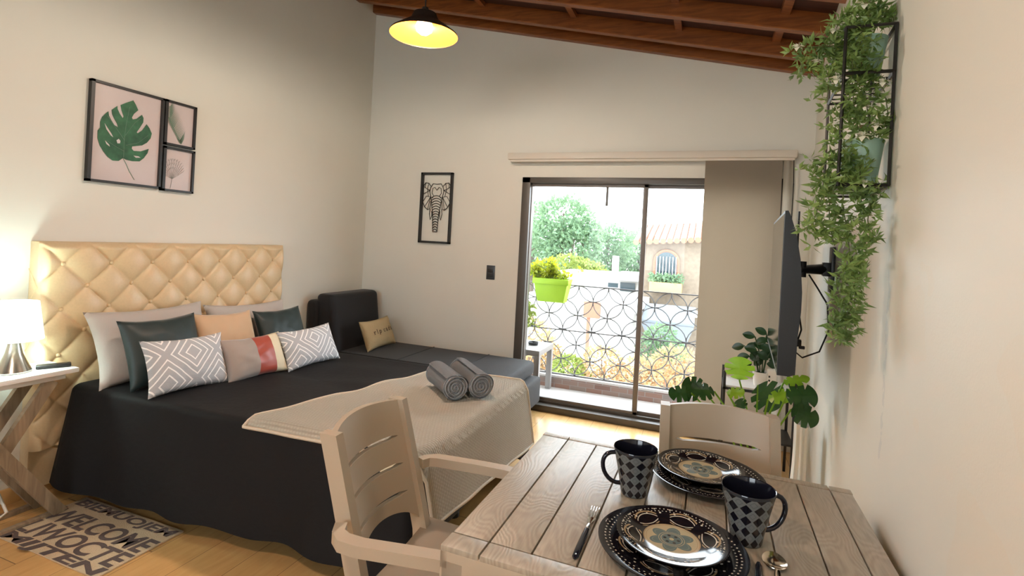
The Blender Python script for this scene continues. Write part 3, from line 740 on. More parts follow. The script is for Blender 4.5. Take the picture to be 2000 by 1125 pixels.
bm = MB(); tube(bm, [(-3.17, 1.36, .70), (-3.16, 1.37, .55), (-3.175, 1.33, .42), (-3.17, 1.36, .28), (-3.16, 1.40, .14), (-3.15, 1.42, FZ+.01)], .003, 6)
tag(obj('lamp_cable', bm, M_['cord']), 'thin black cable hanging down the wall behind bedside table', 'cable')
bm = MB(); tube(bm, [(-3.06, 1.36, FZ+.012), (-3.02, 1.42, FZ+.012), (-3.03, 1.47, .07), (-3.10, 1.47, .14), (-3.14, 1.43, .17), (-3.13, 1.50, .20), (-3.16, 1.55, .22)], .007, 8)
tag(obj('power_cable', bm, M_['wcord']), 'white power cable lying on floor under bedside table', 'cable')

# ------------------------------------------------------------------ welcome mat
t = thing('door_mat', 'beige welcome mat with grey lettering on the floor beside the bed', 'mat', (-2.55, 1.54, FZ))
mx0, mx1, my0, my1 = -2.92, -2.215, 1.372, 1.745
bm = MB(); box(bm, (mx0, my0, FZ), (mx1, my1, FZ+.008), .002); part('mat', bm, M_['rug'], t)
rows = [('BIEMUOJEM', .115, 1.70, .82), ('WELCOME', .13, 1.585, .92), ('LIWOCTE', .145, 1.475, .92), ('MIJTEN', .10, 1.395, .80)]
for body, size, yc, sx in rows:
    vs, fs = text_mesh(body, size, .15, .004); wdt = max(v.x for v in vs)-min(v.x for v in vs); k = (mx1-mx0-.03)/wdt; hh = max(v.y for v in vs)-min(v.y for v in vs)
    bm = MB(); add(bm, [V(((mx0+mx1)/2+v.x*k, yc+v.y*.088/hh*(1.15 if size > .12 else .8), FZ+.009)) for v in vs], fs)
    o = part('lettering', bm, M_['rugtext'], t, smooth=0)

# ------------------------------------------------------------------ dining table
TX0, TX1, TY0, TY1, TZ_ = -.556, .468, 1.118, 1.958, .74
TR = Matrix.Translation((TX0, TY1, 0)) @ Matrix.Rotation(math.radians(-.5), 4, 'Z') @ Matrix.Translation((-TX0, -TY1, 0))
t = thing('dining_table', 'greige slatted wood-grain dining table against the right wall', 'table', (-.04, 1.54, FZ))
bm = MB(); e = .0022; ya, yb = TY0+.062, TY1-.036
xs = [TX0, TX0+.101]+[TX0+.101+.1092*i for i in range(1, 8)]+[TX1-.063, TX1]
for i in range(len(xs)-1):
    box(bm, (xs[i]+e, ya+e, TZ_-.014), (xs[i+1]-e, yb-e, TZ_), .0022, TR)
for (p, q) in ((TX0, TX0+.101), (TX0+.101, TX1-.063), (TX1-.063, TX1)):
    box(bm, (p+(e if p > TX0 else 0), TY0, TZ_-.014), (q-e*0-(e if q < TX1 else 0), ya-e, TZ_), .0022, TR); box(bm, (p+(e if p > TX0 else 0), yb+e, TZ_-.014), (q-(e if q < TX1 else 0), TY1, TZ_), .0022, TR)
part('table_top', bm, M_['table'], t)
bm = MB(); box(bm, (TX0+.002, TY0+.002, TZ_-.035), (TX1-.002, TY1-.002, TZ_-.010), .002, TR)
for lo, hi in (((TX0, TY0, TZ_-.10), (TX1, TY0+.02, TZ_-.013)), ((TX0, TY1-.02, TZ_-.055), (TX1, TY1, TZ_-.013)), ((TX0, TY0, TZ_-.055), (TX0+.02, TY1, TZ_-.013)), ((TX1-.02, TY0, TZ_-.10), (TX1, TY1, TZ_-.013))): box(bm, lo, hi, .002, TR)
part('apron', bm, M_['resin'], t)
for x in (TX0, TX1-.065):
    for y in (TY0, TY1-.065):
        bm = MB(); box(bm, (x, y, FZ), (x+.065, y+.065, TZ_-.03), .006, TR); part('leg', bm, M_['resin'], t)
TT = TZ_+.0005

# ------------------------------------------------------------------ chairs: seat faces local +X
def make_chair(label, group):
    t = thing('resin_armchair', label, 'chair', (0, 0, 0), group)
    HW = .192; ZT = .845
    def bx(z): return -.20-.13*max(0, (z-.38)/.47)**1.05      # back leans
    def curve(yn): return -.045*(1-yn*yn)                       # backrest bows away from the sitter
    # slats
    zs = [.455, .545, .637, .729, ZT]
    for k in range(4):
        z0, z1 = zs[k]+(.006 if k else 0), zs[k+1]-(.008 if k < 3 else 0)
        bm = MB(); N = 24; vs = []
        for i in range(N+1):
            yn = -1+2*i/N; y = yn*(HW-.012)
            a, b = z0, z1
            fade = 1-min(1, max(0, (abs(yn)-.72)/.06))
            if k > 0: a = z0-.006*(1-fade)
            if k < 3: b = z1+.008*(1-fade)
            if k == 0: a = z0+.045*(1-yn*yn)**.8-.02*abs(yn)**8
            if k == 3: b = z1+.009*(1-yn*yn)
            for (z, dx) in ((a, 0), (b, 0), (b, -.018), (a, -.018)):
                vs.append(V((bx(z)+curve(yn)+dx, y, z)))
        fs = [[i*4+j, (i+1)*4+j, (i+1)*4+(j+1) % 4, i*4+(j+1) % 4] for i in range(N) for j in range(4)]+[[0, 1, 2, 3], [N*4+3, N*4+2, N*4+1, N*4]]
        add(bm, vs, fs); bmesh.ops.bevel(bm, geom=[e_ for e_ in bm.edges if len(e_.link_faces) == 2 and e_.calc_face_angle(0) > 1], offset=.0025, segments=1, affect='EDGES')
        part('back_slat', bm, M_['resin'], t)
    # posts running into rear legs
    def bar(pts, wx, wy, name, off=None):
        bm = MB(); vs = []
        for (x, y, z), s in zip(pts, off or [1]*len(pts)):
            for (a, b) in ((-1, -1), (1, -1), (1, 1), (-1, 1)): vs.append(V((x+a*wx/2*s, y+b*wy/2*s, z)))
        n = len(pts); fs = [[i*4+j, i*4+(j+1) % 4, (i+1)*4+(j+1) % 4, (i+1)*4+j] for i in range(n-1) for j in range(4)]+[[3, 2, 1, 0], [(n-1)*4+j for j in range(4)]]
        add(bm, vs, fs); bmesh.ops.bevel(bm, geom=[e_ for e_ in bm.edges if e_.calc_face_angle(0) > .9], offset=.004, segments=2, affect='EDGES')
        return part(name, bm, M_['resin'], t)
    for s in (-1, 1):
        y = s*(HW-.002)
        bar([(bx(z)-.012, y, z) for z in (ZT+.002, .75, .65, .55, .45, .40)]+[(-.215, y*1.0, .38), (-.235, y*1.02, .2), (-.27, y*1.04, 0)], .056, .034, 'leg', [1, 1, 1, 1, 1, 1, 1, .92, .8])
        # front leg and arm rest in one sweep
        bar([(.215, s*.262, .60), (.205, s*.262, .45), (.20, s*.262, .38), (.215, s*.265, .2), (.235, s*.27, 0)], .042, .034, 'leg', [1, 1, 1, .92, .8])
        path = [(-.26, s*.235, .615), (-.245, s*.268, .613), (-.215, s*.287, .612), (-.16, s*.29, .612), (-.05, s*.284, .618), (.06, s*.276, .622), (.16, s*.268, .618), (.235, s*.262, .598)]
        bm = MB(); vs = []
        for i, p in enumerate(path):
            a = V(path[max(i-1, 0)]); b = V(path[min(i+1, len(path)-1)]); d = (b-a).normalized(); n = V((-d.y, d.x, 0)).normalized()
            hw = .021 if i > 1 else .017
            for (c, zz) in ((-hw, -.024), (hw, -.024), (hw, .008), (-hw, .008)): vs.append(V(p)+n*c+V((0, 0, zz)))
        m_ = len(path); fs = [[i*4+j, i*4+(j+1) % 4, (i+1)*4+(j+1) % 4, (i+1)*4+j] for i in range(m_-1) for j in range(4)]+[[3, 2, 1, 0], [(m_-1)*4+j for j in range(4)]]
        add(bm, vs, fs); bmesh.ops.bevel(bm, geom=[e_ for e_ in bm.edges if e_.calc_face_angle(0) > .7], offset=.004, segments=2, affect='EDGES')
        part('armrest', bm, M_['resin'], t)
    # seat: slightly dished with a waterfall front
    bm = MB()
    def st(u, v):
        x = -.215+.455*u; y = (v*2-1)*.238
        return V((x, y, .405+.012*(2*v-1)**2-.01*math.sin(PI*u)-.03*max(0, u-.85)/.15))
    grid(bm, st, 20, 16); bmesh.ops.solidify(bm, geom=bm.faces[:], thickness=.028); part('seat', bm, M_['resin'], t, smooth=50)
    return t
chair = make_chair('taupe resin armchair turned sideways between the bed and the table', 'taupe resin armchairs at the table')
def dup(root, loc, rz, label):
    r = root.copy(); COL.objects.link(r); r.location = loc; r.rotation_euler = (0, 0, rz); r['label'] = label
    for c in root.children:
        k = c.copy(); COL.objects.link(k); k.parent = r
    return r
dup(chair, (.105, 1.765, FZ), math.radians(-84), 'taupe resin armchair beyond the table with its back near the plants')
chair.location = (-.675, 1.455, FZ); chair.rotation_euler = (0, 0, math.radians(3))

# ------------------------------------------------------------------ tableware
def plate(x, y, z, R, mat, label, group, rot=0, foot=None):
    Mx = Matrix.Translation((x, y, z)) @ Matrix.Rotation(rot, 4, 'Z')
    bm = MB(); f = foot or R*.5
    lathe(bm, [(0, .004), (R*.45, .004), (R*.62, .006), (R*.72, .011), (R*.93, .0195), (R, .0225), (R*1.0, .0245), (R*.97, .0245), (R*.72, .0165), (R*.60, .0105), (R*.4, .009), (R*.2, .009), (0.0005, .009)][::-1]+[(0.0005, .004), (f*.95, .003), (f, 0)][1:1], 72, Mx, planar=None)
    # planar UVs for the painted face
    L = bm.loops.layers.uv.active; inv = Mx.inverted()
    for fc in bm.faces:
        for lp in fc.loops:
            q = inv @ lp.vert.co; lp[L].uv = (q.x/R*.5+.5, q.y/R*.5+.5)
    bm2 = bm; lathe_foot = [(f, 0), (f, .0045), (f*.94, .0045), (f*.94, 0), (f, 0)]
    lathe(bm2, lathe_foot, 48, Mx)
    return tag(obj('dinner_plate' if R > .15 else 'salad_plate', bm2, mat, smooth=50), label, 'plate', group)
for (x, y, n, rot) in ((-.046, 1.332, 'near', .45), (.035, 1.800, 'far', -.2)):
    ds = 'nearer the camera, beneath the smaller plate' if n == 'near' else 'on far side of the table, beneath the smaller plate'
    plate(x, y, TT, .176, M_['plate_out'], 'large black dotted dinner plate '+ds, 'stacked black plates', rot, .10)
    ss = 'stacked on nearer dinner plate' if n == 'near' else 'stacked on far dinner plate'
    plate(x+(.0 if n == 'near' else -.02), y+(.012 if n == 'near' else .012), TT+.0165, .134, M_['plate_in'], 'smaller black plate with cream and teal mandala, '+ss, 'stacked black plates', rot, .075)
def mug(x, y, label, side, hz=0):
    t = thing('coffee_mug', label, 'mug', (x, y, TT), 'patterned mugs on the table')
    Mx = Matrix.Translation((x, y, TT)); H_ = .137
    bm = MB(); lathe(bm, [(.0365, 0.0)]+[(.0385+(.0655-.0385)*(i/20)**1.15, .003+(H_-.004)*i/20) for i in range(21)], 48, Mx); o = part('cup', bm, M_['mug'], t)
    bm = MB(); lathe(bm, [(.0655, H_-.001), (.0648, H_+.0012), (.0630, H_), (.0600, H_-.012), (.036, .012), (0.0005, .008)], 48, Mx)
    lathe(bm, [(.0365, 0), (0.0005, .001)], 40, Mx); part('lining', bm, M_['navy'], t, label='navy black glazed inside of the mug')
    d = RT0*side*(math.cos(hz))+FWD*math.sin(hz)
    pts = []
    for k in range(13):
        a = PI/2-k/12*PI; zz = .075+.046*math.sin(a); rr = .048+.0*k
        base = .0385+.027*max(0, min(1, zz/H_))**1.15
        pts.append(V((x, y, TT+zz))+d*(base-.003+.047*math.cos(a)**.8 if abs(math.cos(a)) > 1e-6 else base-.003))
    bm = MB(); tube(bm, pts, .0065, 10, flat=1.0); part('handle', bm, M_['navy'], t)
    return t
mug(-.170, 1.600, 'black and grey diamond mug with handle to the left, beside far plate', -1)
mug(.131, 1.474, 'black and grey diamond mug with handle to the right, near the wall', 1)
# fork
t = thing('fork', 'steel fork with dark handle left of the nearer plate', 'fork', (-.255, 1.33, TT))
bm = MB(); fx = -.2545; zt = TT+.004
tube(bm, [(fx, 1.36, zt), (fx, 1.375, zt), (fx, 1.392, zt)], [.003, .006, .011], 10, flat=.35)
for k in range(4):
    xx = fx-.0105+k*.007; tube(bm, [(xx*.7+fx*.3, 1.388, zt), (xx, 1.40, zt+.001), (xx, 1.43, zt+.004), (xx, 1.452, zt+.003)], [.0022, .002, .0018, .001], 6)
tube(bm, [(fx, 1.335, zt), (fx, 1.345, zt), (fx, 1.362, zt)], [.006, .0065, .003], 10, flat=.6); part('tines', bm, M_['steel'], t)
bm = MB(); tube(bm, [(fx, 1.337, zt), (fx, 1.30, zt), (fx+.0005, 1.24, zt), (fx+.001, 1.205, zt), (fx+.001, 1.197, zt)], [.0062, .0072, .0082, .0078, .004], 12, flat=.45); part('handle', bm, M_['navy'], t, label='dark handle with round rivet')
bm = MB(); lathe(bm, [(0, .0015), (.002, .001), (.0025, 0)], 10, Matrix.Translation((fx+.001, 1.210, zt+.0032))); part('rivet', bm, M_['steel'], t)
# knife
t = thing('table_knife', 'table knife with dark handle just right of nearer plate', 'knife', (.142, 1.33, TT))
bm = MB(); tube(bm, [(.152, 1.375, zt), (.151, 1.36, zt), (.147, 1.31, zt), (.145, 1.29, zt)], [.004, .0075, .0078, .006], 12, flat=.5); part('handle', bm, M_['navy'], t)
bm = MB(); tube(bm, [(.145, 1.292, zt), (.143, 1.26, zt), (.139, 1.19, zt), (.138, 1.165, zt)], [.006, .009, .009, .002], 10, flat=.12); part('blade', bm, M_['steel'], t)
# spoon
t = thing('spoon', 'polished bronze coloured spoon on the table near the wall', 'spoon', (.18, 1.36, TT))
bm = MB()
def sp_(u, v):
    a = u*2*PI; r = v; x = .0275*r*math.cos(a)*(1-.12*math.sin(a)); y = .038*r*math.sin(a)
    return V((.187+x, 1.392+y, TT+.0015+.0075*(r*r)))
grid(bm, sp_, 32, 8); weld(bm, 1e-5); bmesh.ops.solidify(bm, geom=bm.faces[:], thickness=.0012)
tube(bm, [(.187, 1.357, TT+.008), (.184, 1.34, TT+.011), (.178, 1.29, TT+.006), (.172, 1.235, TT+.003)], [.004, .0028, .0035, .0055], 8, flat=.5)
obj('bowl_and_stem', bm, M_['copper'], t, smooth=60)

# ------------------------------------------------------------------ television on its bracket
WM = Matrix.Rotation(-WA, 4, 'Z')
TVY0, TVY1 = 2.44, 3.39
t = thing('television', 'black flat television seen edge-on, held out from the right wall', 'television', (.36, 2.9, 1.3))
def tvM(p):      # local: s along screen 0..1 , d depth behind the screen , z
    s, d, z = p; a = V((.300, TVY0, 0)).lerp(V((.360, TVY1, 0)), s); nrm = V((.998, -.063, 0)); return a+nrm*d+V((0, 0, z))
Z0, Z1 = .975, 1.668
prof = [(0, Z0), (0, Z1), (.012, Z1+.001), (.022, Z1-.02), (.045, Z1-.09), (.066, Z1-.2), (.078, Z1-.34), (.078, Z1-.42), (.070, Z0+.16), (.068, Z0+.01), (.045, Z0), ]
bm = MB(); n = len(prof); vs = []
secs = [(0, 1.0), (.02, 1.0), (.98, 1.0), (1, 1.0)]
for s, k in secs:
    for d, z in prof: vs.append(tvM((s, d*k, z)))
fs = [[i*n+j, i*n+(j+1) % n, (i+1)*n+(j+1) % n, (i+1)*n+j] for i in range(len(secs)-1) for j in range(n)]+[list(range(n)), [(len(secs)-1)*n+j for j in range(n)][::-1]]
add(bm, vs, fs); part('tv_casing', bm, M_['tvp'], t, smooth=30)
bm = MB(); q = [tvM((.012, -.0015, Z0+.02)), tvM((.988, -.0015, Z0+.02)), tvM((.988, -.0015, Z1-.012)), tvM((.012, -.0015, Z1-.012))]
prism(bm, q, V((.998, -.063, 0))*.001); part('screen', bm, M_['screen'], t, label='dark reflective screen')
t = thing('tv_bracket', 'black swivel wall bracket holding the television', 'bracket', (.60, 3.04, 1.42))
xw = wall_x(3.04)
bm = MB(); Mx = Matrix.Translation((xw, 3.04, 1.42)) @ WM
box(bm, (-.016, -.05, -.115), (0, .05, .115), .003, Mx); box(bm, (-.05, -.03, -.035), (-.016, .03, .035), .004, Mx); part('wall_plate', bm, M_['tvp'], t)
bm = MB(); tube(bm, [(xw-.04, 3.04, 1.42), (xw-.13, 3.00, 1.415), (xw-.17, 2.97, 1.41)], [.028, .022, .024], 12); tube(bm, [(xw-.15, 2.985, 1.375), (xw-.15, 2.985, 1.455)], .02, 12)
part('arm', bm, M_['tvp'], t)
pm = tvM((.5, .076, 1.40)); bm = MB(); tube(bm, [(xw-.155, 2.98, 1.41), tuple(pm+V((.02, 0, 0)))], .018, 10)
Mx2 = Matrix.Translation(pm+V((.012, 0, 0))) @ Matrix.Rotation(-.063, 4, 'Z'); box(bm, (-.010, -.09, -.09), (.006, .09, .09), .003, Mx2); box(bm, (-.004, -.04, -.14), (.004, -.02, .30), 0, Mx2)
part('mounting_plate', bm, M_['tvp'], t)
bm = MB(); pts = []
a = V((xw-.12, 2.97, 1.39)); b = V((xw-.012, 2.96, 1.05))
tube(bm, [a, a+V((.035, -.02, -.06)), (xw-.04, 2.93, 1.25), (xw-.03, 2.93, 1.12), (xw-.07, 2.90, 1.02), (xw-.15, 2.85, .99), (xw-.20, 2.83, 1.03), (xw-.205, 2.82, 1.08)], .004, 6)
tube(bm, [(xw-.16, 2.96, 1.38), (xw-.175, 2.9, 1.25), (xw-.155, 2.88, 1.12), (xw-.17, 2.87, 1.07)], .004, 6); tube(bm, [(xw-.185, 2.95, 1.38), (xw-.20, 2.9, 1.25), (xw-.185, 2.88, 1.12), (xw-.18, 2.87, 1.07)], .004, 6)
box(bm, (xw-.195, 2.85, 1.04), (xw-.155, 2.875, 1.075), .006); box(bm, (xw-.165, 2.85, 1.03), (xw-.14, 2.87, 1.045), .003)
tag(obj('tv_cables', bm, M_['cord']), 'bundle of black cables dangling behind the television', 'cable')

# ------------------------------------------------------------------ planter rack with trailing vines
def wr_(a, d, z):          # a: distance along wall from the near end ; d: out from wall
    y = 1.905+a; return V((wall_x(y)-d, y, z))
t = thing('wall_planter_rack', 'black wire planter rack fixed high on the right wall', 'plant rack', wr_(.18, 0, 1.71))
bm = MB(); r = .005; A, D_ = .37, .143; ZS = [1.714, 2.068, 2.215]
for a in (0, A):
    for d in (.008, D_): tube(bm, [wr_(a, d, ZS[0]), wr_(a, d, ZS[2])], r, 4)
for z in (ZS[0], ZS[2]):
    for a in (0, A): tube(bm, [wr_(a, .004, z), wr_(a, D_, z)], r, 4)
    for d in (.008, D_): tube(bm, [wr_(0, d, z), wr_(A, d, z)], r, 4)
for a in (0, .08, A): tube(bm, [wr_(a, .004, ZS[1]), wr_(a, D_, ZS[1])], r, 4)
for d in (.008, D_): tube(bm, [wr_(0, d, ZS[1]), wr_(A, d, ZS[1])], r, 4)
part('frame', bm, M_['black'], t)
for z in (ZS[0]+.006, ZS[1]+.006):
    bm = MB()
    for k in range(6): tube(bm, [wr_(.03+k*.06, .008, z), wr_(.03+k*.06, D_, z)], .003, 4)
    part('shelf_grid', bm, M_['black'], t)
def leaf(bm, p, d, L, W, nrm, curl=.25):
    d = d.normalized(); s = d.cross(nrm)
    if s.length < .01: s = d.cross(V((0, 0, 1)))
    if s.length < .01: s = V((1, 0, 0))
    s.normalize(); n = s.cross(d).normalized()
    m1 = p+d*L*.45-n*L*curl*.1; tip = p+d*L-n*L*curl
    add(bm, [p, m1+s*W/2+n*W*.15, tip, m1-s*W/2+n*W*.15, m1], [[0, 1, 4], [1, 2, 4], [2, 3, 4], [3, 0, 4]])
def rv(s=1): return V((random.gauss(0, 1), random.gauss(0, 1), random.gauss(0, 1)))*s
def vine(bs, bl, pts, n, L=.030, spread=.022):
    pts = [V(p) for p in pts]; tube(bs, pts, .0018, 5)
    for i in range(n):
        f = (i+random.random())/n*(len(pts)-1); k = min(int(f), len(pts)-2); p = pts[k].lerp(pts[k+1], f-k)
        ax = (pts[k+1]-pts[k]).normalized()
        c = p+rv(spread*.45)
        for q in range(random.randint(4, 7)):
            d = rv(); d = (d-ax*d.dot(ax)*.4).normalized()*.9+V((0, 0, .15))
            leaf(bl, c+d*.004, d, L*random.uniform(.7, 1.25), L*.34, rv(), random.uniform(0, .5))
def blossom(bm, c, r):
    for k in range(7):
        a = k*2*PI/7; d = V((math.cos(a), math.sin(a)*.6, math.sin(a)*.8+.3)); leaf(bm, V(c), d, r, r*.75, V((0, 0, 1)), .3)
    for k in range(5):
        a = k*2*PI/5+.4; d = V((math.cos(a)*.6, math.sin(a)*.4, .9)); leaf(bm, V(c), d, r*.7, r*.55, V((1, 0, 0)), .2)
def planter(name, a, zb, rt, rb, h, label, strands, blooms, d=.072):
    c = wr_(a, d, zb); t = thing(name, label, 'potted plant', c, 'sage pots of artificial vines')
    Mx = Matrix.Translation(c)
    bm = MB(); lathe(bm, [(0, 0), (rb, 0), (rt*.98, h), (rt, h), (rt, h+.006), (rt*.93, h+.006), (rt*.90, h-.02), (0, h-.02)], 32, Mx); part('pot', bm, M_['sage'], t)
    bs = MB(); bl = MB()
    for px in strands:
        y0, sp, n, L = px[0], px[1], px[2], px[3]
        pts = [at(p[0], p[1], 1, p[2] if len(p) > 2 else y0) for p in px[4:]]
        pts = [V((min(p.x, wall_x(p.y)-.015), p.y, p.z)) for p in pts]
        vine(bs, bl, pts, int(n*1.4), L, sp)
    for v_ in bl.verts: v_.co.x = min(v_.co.x, wall_x(v_.co.y)-.004)
    part('stems', bs, M_['stem'], t); part('leaves', bl, M_['vine'], t, smooth=0)
    bf = MB()
    for (x, y, yy_, r) in blooms: blossom(bf, at(x, y, 1, yy_), r)
    part('blossoms', bf, M_['flower'], t, smooth=0)
    return t
# strand: (default y, spread, clusters, leaf length, pixel points...)
planter('vine_planter', .095, ZS[1]+.011, .060, .042, .118, 'sage pot of trailing vine on the upper tier of wall rack',
 [(1.98, .05, 34, .036, (1700,50), (1665,45), (1640,80), (1640,120), (1650,170)),
  (1.98, .05, 30, .036, (1700,48), (1640,40), (1620,90), (1600,130), (1575,125)),
  (1.96, .04, 16, .034, (1705,45), (1690,10), (1685,0)),
  (1.97, .04, 16, .034, (1710,45), (1735,20), (1745,45)),
  (1.93, .04, 30, .034, (1690,45), (1680,90), (1685,150), (1695,220), (1705,255)),
  (1.93, .05, 34, .036, (1690,45), (1665,110), (1665,170), (1670,230), (1680,260)),
  (1.95, .04, 22, .034, (1670,50), (1640,110), (1620,150), (1615,200)),
  (1.93, .03, 9, .030, (1710,150), (1728,180), (1735,220), (1740,260)),
  (1.94, .035, 12, .034, (1650,90), (1600,90), (1565,95), (1565,140)),
  (1.93, .05, 24, .034, (1690,100), (1675,160), (1650,210), (1640,250))],
 [(1558, 92, 1.93, .022), (1690, 8, 1.95, .028), (1635, 155, 1.92, .026), (1725, 160, 1.92, .024), (1735, 185, 1.92, .022), (1700, 210, 1.92, .018), (1628, 60, 1.95, .018), (1595, 120, 1.94, .018)])
planter('vine_planter', .085, ZS[0]+.011, .064, .046, .135, 'sage pot of longer trailing vine on the lower tier of wall rack',
 [(1.94, .045, 30, .034, (1700,290), (1650,285), (1615,300), (1600,340), (1625,370)),
  (1.92, .03, 30, .034, (1678,318), (1680,345), (1680,380), (1690,440), (1690,490)),
  (1.92, .045, 34, .036, (1655,310), (1650,350), (1645,400), (1655,450), (1660,500), (1665,540)),
  (1.93, .045, 30, .036, (1665,300), (1620,350), (1600,400), (1585,440), (1600,470)),
  (1.92, .05, 26, .036, (1640,330), (1620,400), (1620,440), (1630,480)),
  (1.91, .032, 40, .032, (1665,500), (1660,560), (1655,610), (1650,650), (1640,675)),
  (1.91, .032, 26, .032, (1670,480), (1680,540), (1665,600), (1635,640)),
  (1.91, .03, 14, .032, (1650,520), (1640,580), (1625,650)),
  (1.91, .035, 14, .032, (1710,365), (1700,385), (1695,430), (1700,475)),
  (1.93, .03, 14, .030, (1740,270), (1745,250), (1750,230))],
 [(1690, 358, 1.90, .02), (1673, 432, 1.9, .018), (1635, 375, 1.93, .014), (1685, 265, 1.9, .026), (1712, 245, 1.9, .02)])
bm = MB(); c = wr_(.075, .075, ZS[0]+.12); box(bm, c+V((-.008, -.003, 0)), c+V((.010, .003, .085)), .002, None)
tag(obj('plant_label', bm, M_['peach']), 'small wooden plant tag stuck in lower sage pot', 'plant tag')

# ------------------------------------------------------------------ plants on the floor and stand by the blind
t = thing('plant_stand', 'slim black framed plant stand before the panel blind', 'stand', (.33, 3.75, FZ))
bm = MB()
for x in (.14, .545):
    for y in (3.62, 3.9): box(bm, (x, y, FZ), (x+.016, y+.016, .70 if y > 3.7 else .72), .001)
box(bm, (.14, 3.62, .60), (.56, 3.916, .615)); box(bm, (.14, 3.62, .30), (.56, 3.916, .312)); part('frame', bm, M_['black'], t)
bm = MB(); box(bm, (.150, 3.63, .615), (.55, 3.905, .627), .002); part('shelf_board', bm, M_['white'], t)
zc = V((.368, 3.72, .628))
t = thing('potted_zz_plant', 'small dark waxy-leaved plant in white pot on the plant stand', 'potted plant', zc)
bm = MB(); lathe(bm, [(0, 0), (.042, 0), (.052, .09), (.054, .095), (.049, .095), (.047, .08), (0, .08)], 28, Matrix.Translation(zc)); part('pot', bm, M_['wplastic'], t)
bm = MB(); lathe(bm, [(0.001, .083), (.047, .082)], 20, Matrix.Translation(zc)); part('soil', bm, M_['soil'], t)
def oval(bm, c, d, up, L, W, cup=.12):
    d = V(d).normalized(); s = d.cross(V(up)).normalized(); n = s.cross(d).normalized()
    def f(u, v):
        w_ = math.sin(PI*min(1, u*.97+.015))**.7; x = (v*2-1)
        return V(c)+d*L*u+s*W/2*w_*x+n*(cup*W*abs(x)*w_-cup*L*u*u)
    grid(bm, f, 8, 6)
bs = MB(); bl = MB()
for k, (dx, dy, dz) in enumerate(((-.11, .0, .17), (-.05, -.03, .24), (.02, .0, .26), (.08, .02, .2), (-.08, .03, .10), (.05, -.04, .16))):
    base = zc+V((dx*.15, dy*.15, .08)); tip = zc+V((dx, dy, .08+dz)); mid = base.lerp(tip, .5)+V((-dx*.2, 0, .02)); tube(bs, [base, mid, tip], .004, 6)
    for j in range(4):
        f = .45+.18*j; p = base.lerp(tip, min(f, 1)); sd = V((dx, dy, dz)).cross(V((0, 1, 0))).normalized()*(1 if j % 2 else -1)
        oval(bl, p, sd*.6+V((dx, -.03, dz)), V((0, -1, .4)), .075, .05)
part('stems', bs, M_['zleaf'], t); part('leaves', bl, M_['zleaf'], t, smooth=60)
c = V((.425, 3.70, .628)); t = thing('router', 'small rounded white device leaning on plant stand', 'router', c)
bm = MB(); box(bm, (c.x-.03, c.y-.02, c.z), (c.x+.035, c.y+.01, c.z+.125), .018, None, 4); part('casing', bm, M_['wplastic'], t)
for dz in (.045, .07):
    bm = MB(); box(bm, (c.x-.018, c.y-.0225, c.z+dz), (c.x-.008, c.y-.0195, c.z+dz+.012), .001); part('port', bm, M_['tvp'], t)
# monstera
mc = V((.30, 3.02, FZ)); t = thing('potted_monstera', 'monstera with broad split leaves in floor pot behind the far chair', 'potted plant', mc)
bm = MB(); lathe(bm, [(0, 0), (.09, 0), (.125, .24), (.13, .25), (.12, .25), (.115, .225), (0, .225)], 32, Matrix.Translation(mc)); part('pot', bm, M_['wplastic'], t)
bm = MB(); lathe(bm, [(.001, .23), (.115, .229)], 24, Matrix.Translation(mc)); part('soil', bm, M_['soil'], t)
def monstera(bl, c, stemdir, face, L, W, split=True):
    # heart outline with cuts; c = where the stalk meets the leaf
    d = V(stemdir).normalized(); n = V(face); n = (n-d*n.dot(d)).normalized(); s = d.cross(n)
    for side in (-1, 1):
        N = 28; rim = []
        for i in range(N+1):
            a = i/N; ang = PI*(1.12*(1-a)); r = (.52+.48*math.sin(min(1, a*1.05)*PI*.5)**.7); rr = r
            x = math.sin(ang)*rr*.5*W*1.05; y = (math.cos(ang)*rr*.5+.38)*L
            if split and .2 < a < .88 and i % 5 in (0,): x *= .45; y = y*.75+.1*L
            rim.append((x if i < N else 0, y))
        vs = []; cu = lambda x, y: n*(-.25*x*x/W-.18*max(0, y)**2/L+.02*W*math.sin(y/L*9))
        for (x, y) in rim: vs.append(V(c)+s*side*x+d*y+cu(x, y))
        mids = [V(c)+d*(y_*L)+cu(0, y_*L) for y_ in (0, .2, .45, .7)]
        base = len(vs); vs += mids
        fs = []
        for i in range(N):
            k = min(3, int(i/N*4)); fs.append([i, i+1, base+k])
            if int((i+1)/N*4) != int(i/N*4) and i+1 < N: fs.append([i+1, base+min(3, k+1), base+k])
        add(bl, vs, fs)
specs = [  # leaf centre px, y-plane, stem dir, face, L, W, bright
 ((1375, 764), 2.85, (-.5, 0, .15), (.1, -.55, .85), .12, .17, 0), ((1395, 765), 2.75, (-.6, -.2, .12), (0, -.4, .9), .12, .13, 0),
 ((1444, 742), 3.0, (0, .1, .6), (0, -1, .35), .13, .14, 1), ((1480, 752), 3.05, (.25, 0, -.25), (-.2, -1, .35), .17, .17, 0),
 ((1500, 780), 2.9, (.5, -.1, .3), (-.5, -.6, .6), .14, .08, 1), ((1530, 748), 2.9, (.7, 0, .35), (-.3, -.5, .8), .13, .07, 1),
 ((1535, 775), 2.85, (.6, 0, .15), (-.2, -.9, .5), .15, .13, 0), ((1545, 800), 2.8, (.5, -.1, -.1), (-.1, -.8, .6), .13, .11, 0),
 ((1350, 768), 2.8, (-.5, -.1, .0), (.1, -.5, .85), .12, .11, 0), ((1452, 800), 3.0, (-.1, -.1, .2), (0, -1, .5), .07, .07, 0), ((1420, 766), 2.85, (.3, -.1, .1), (0, -.5, .9), .09, .08, 1)]
bd = MB(); bb = MB(); bs = MB()
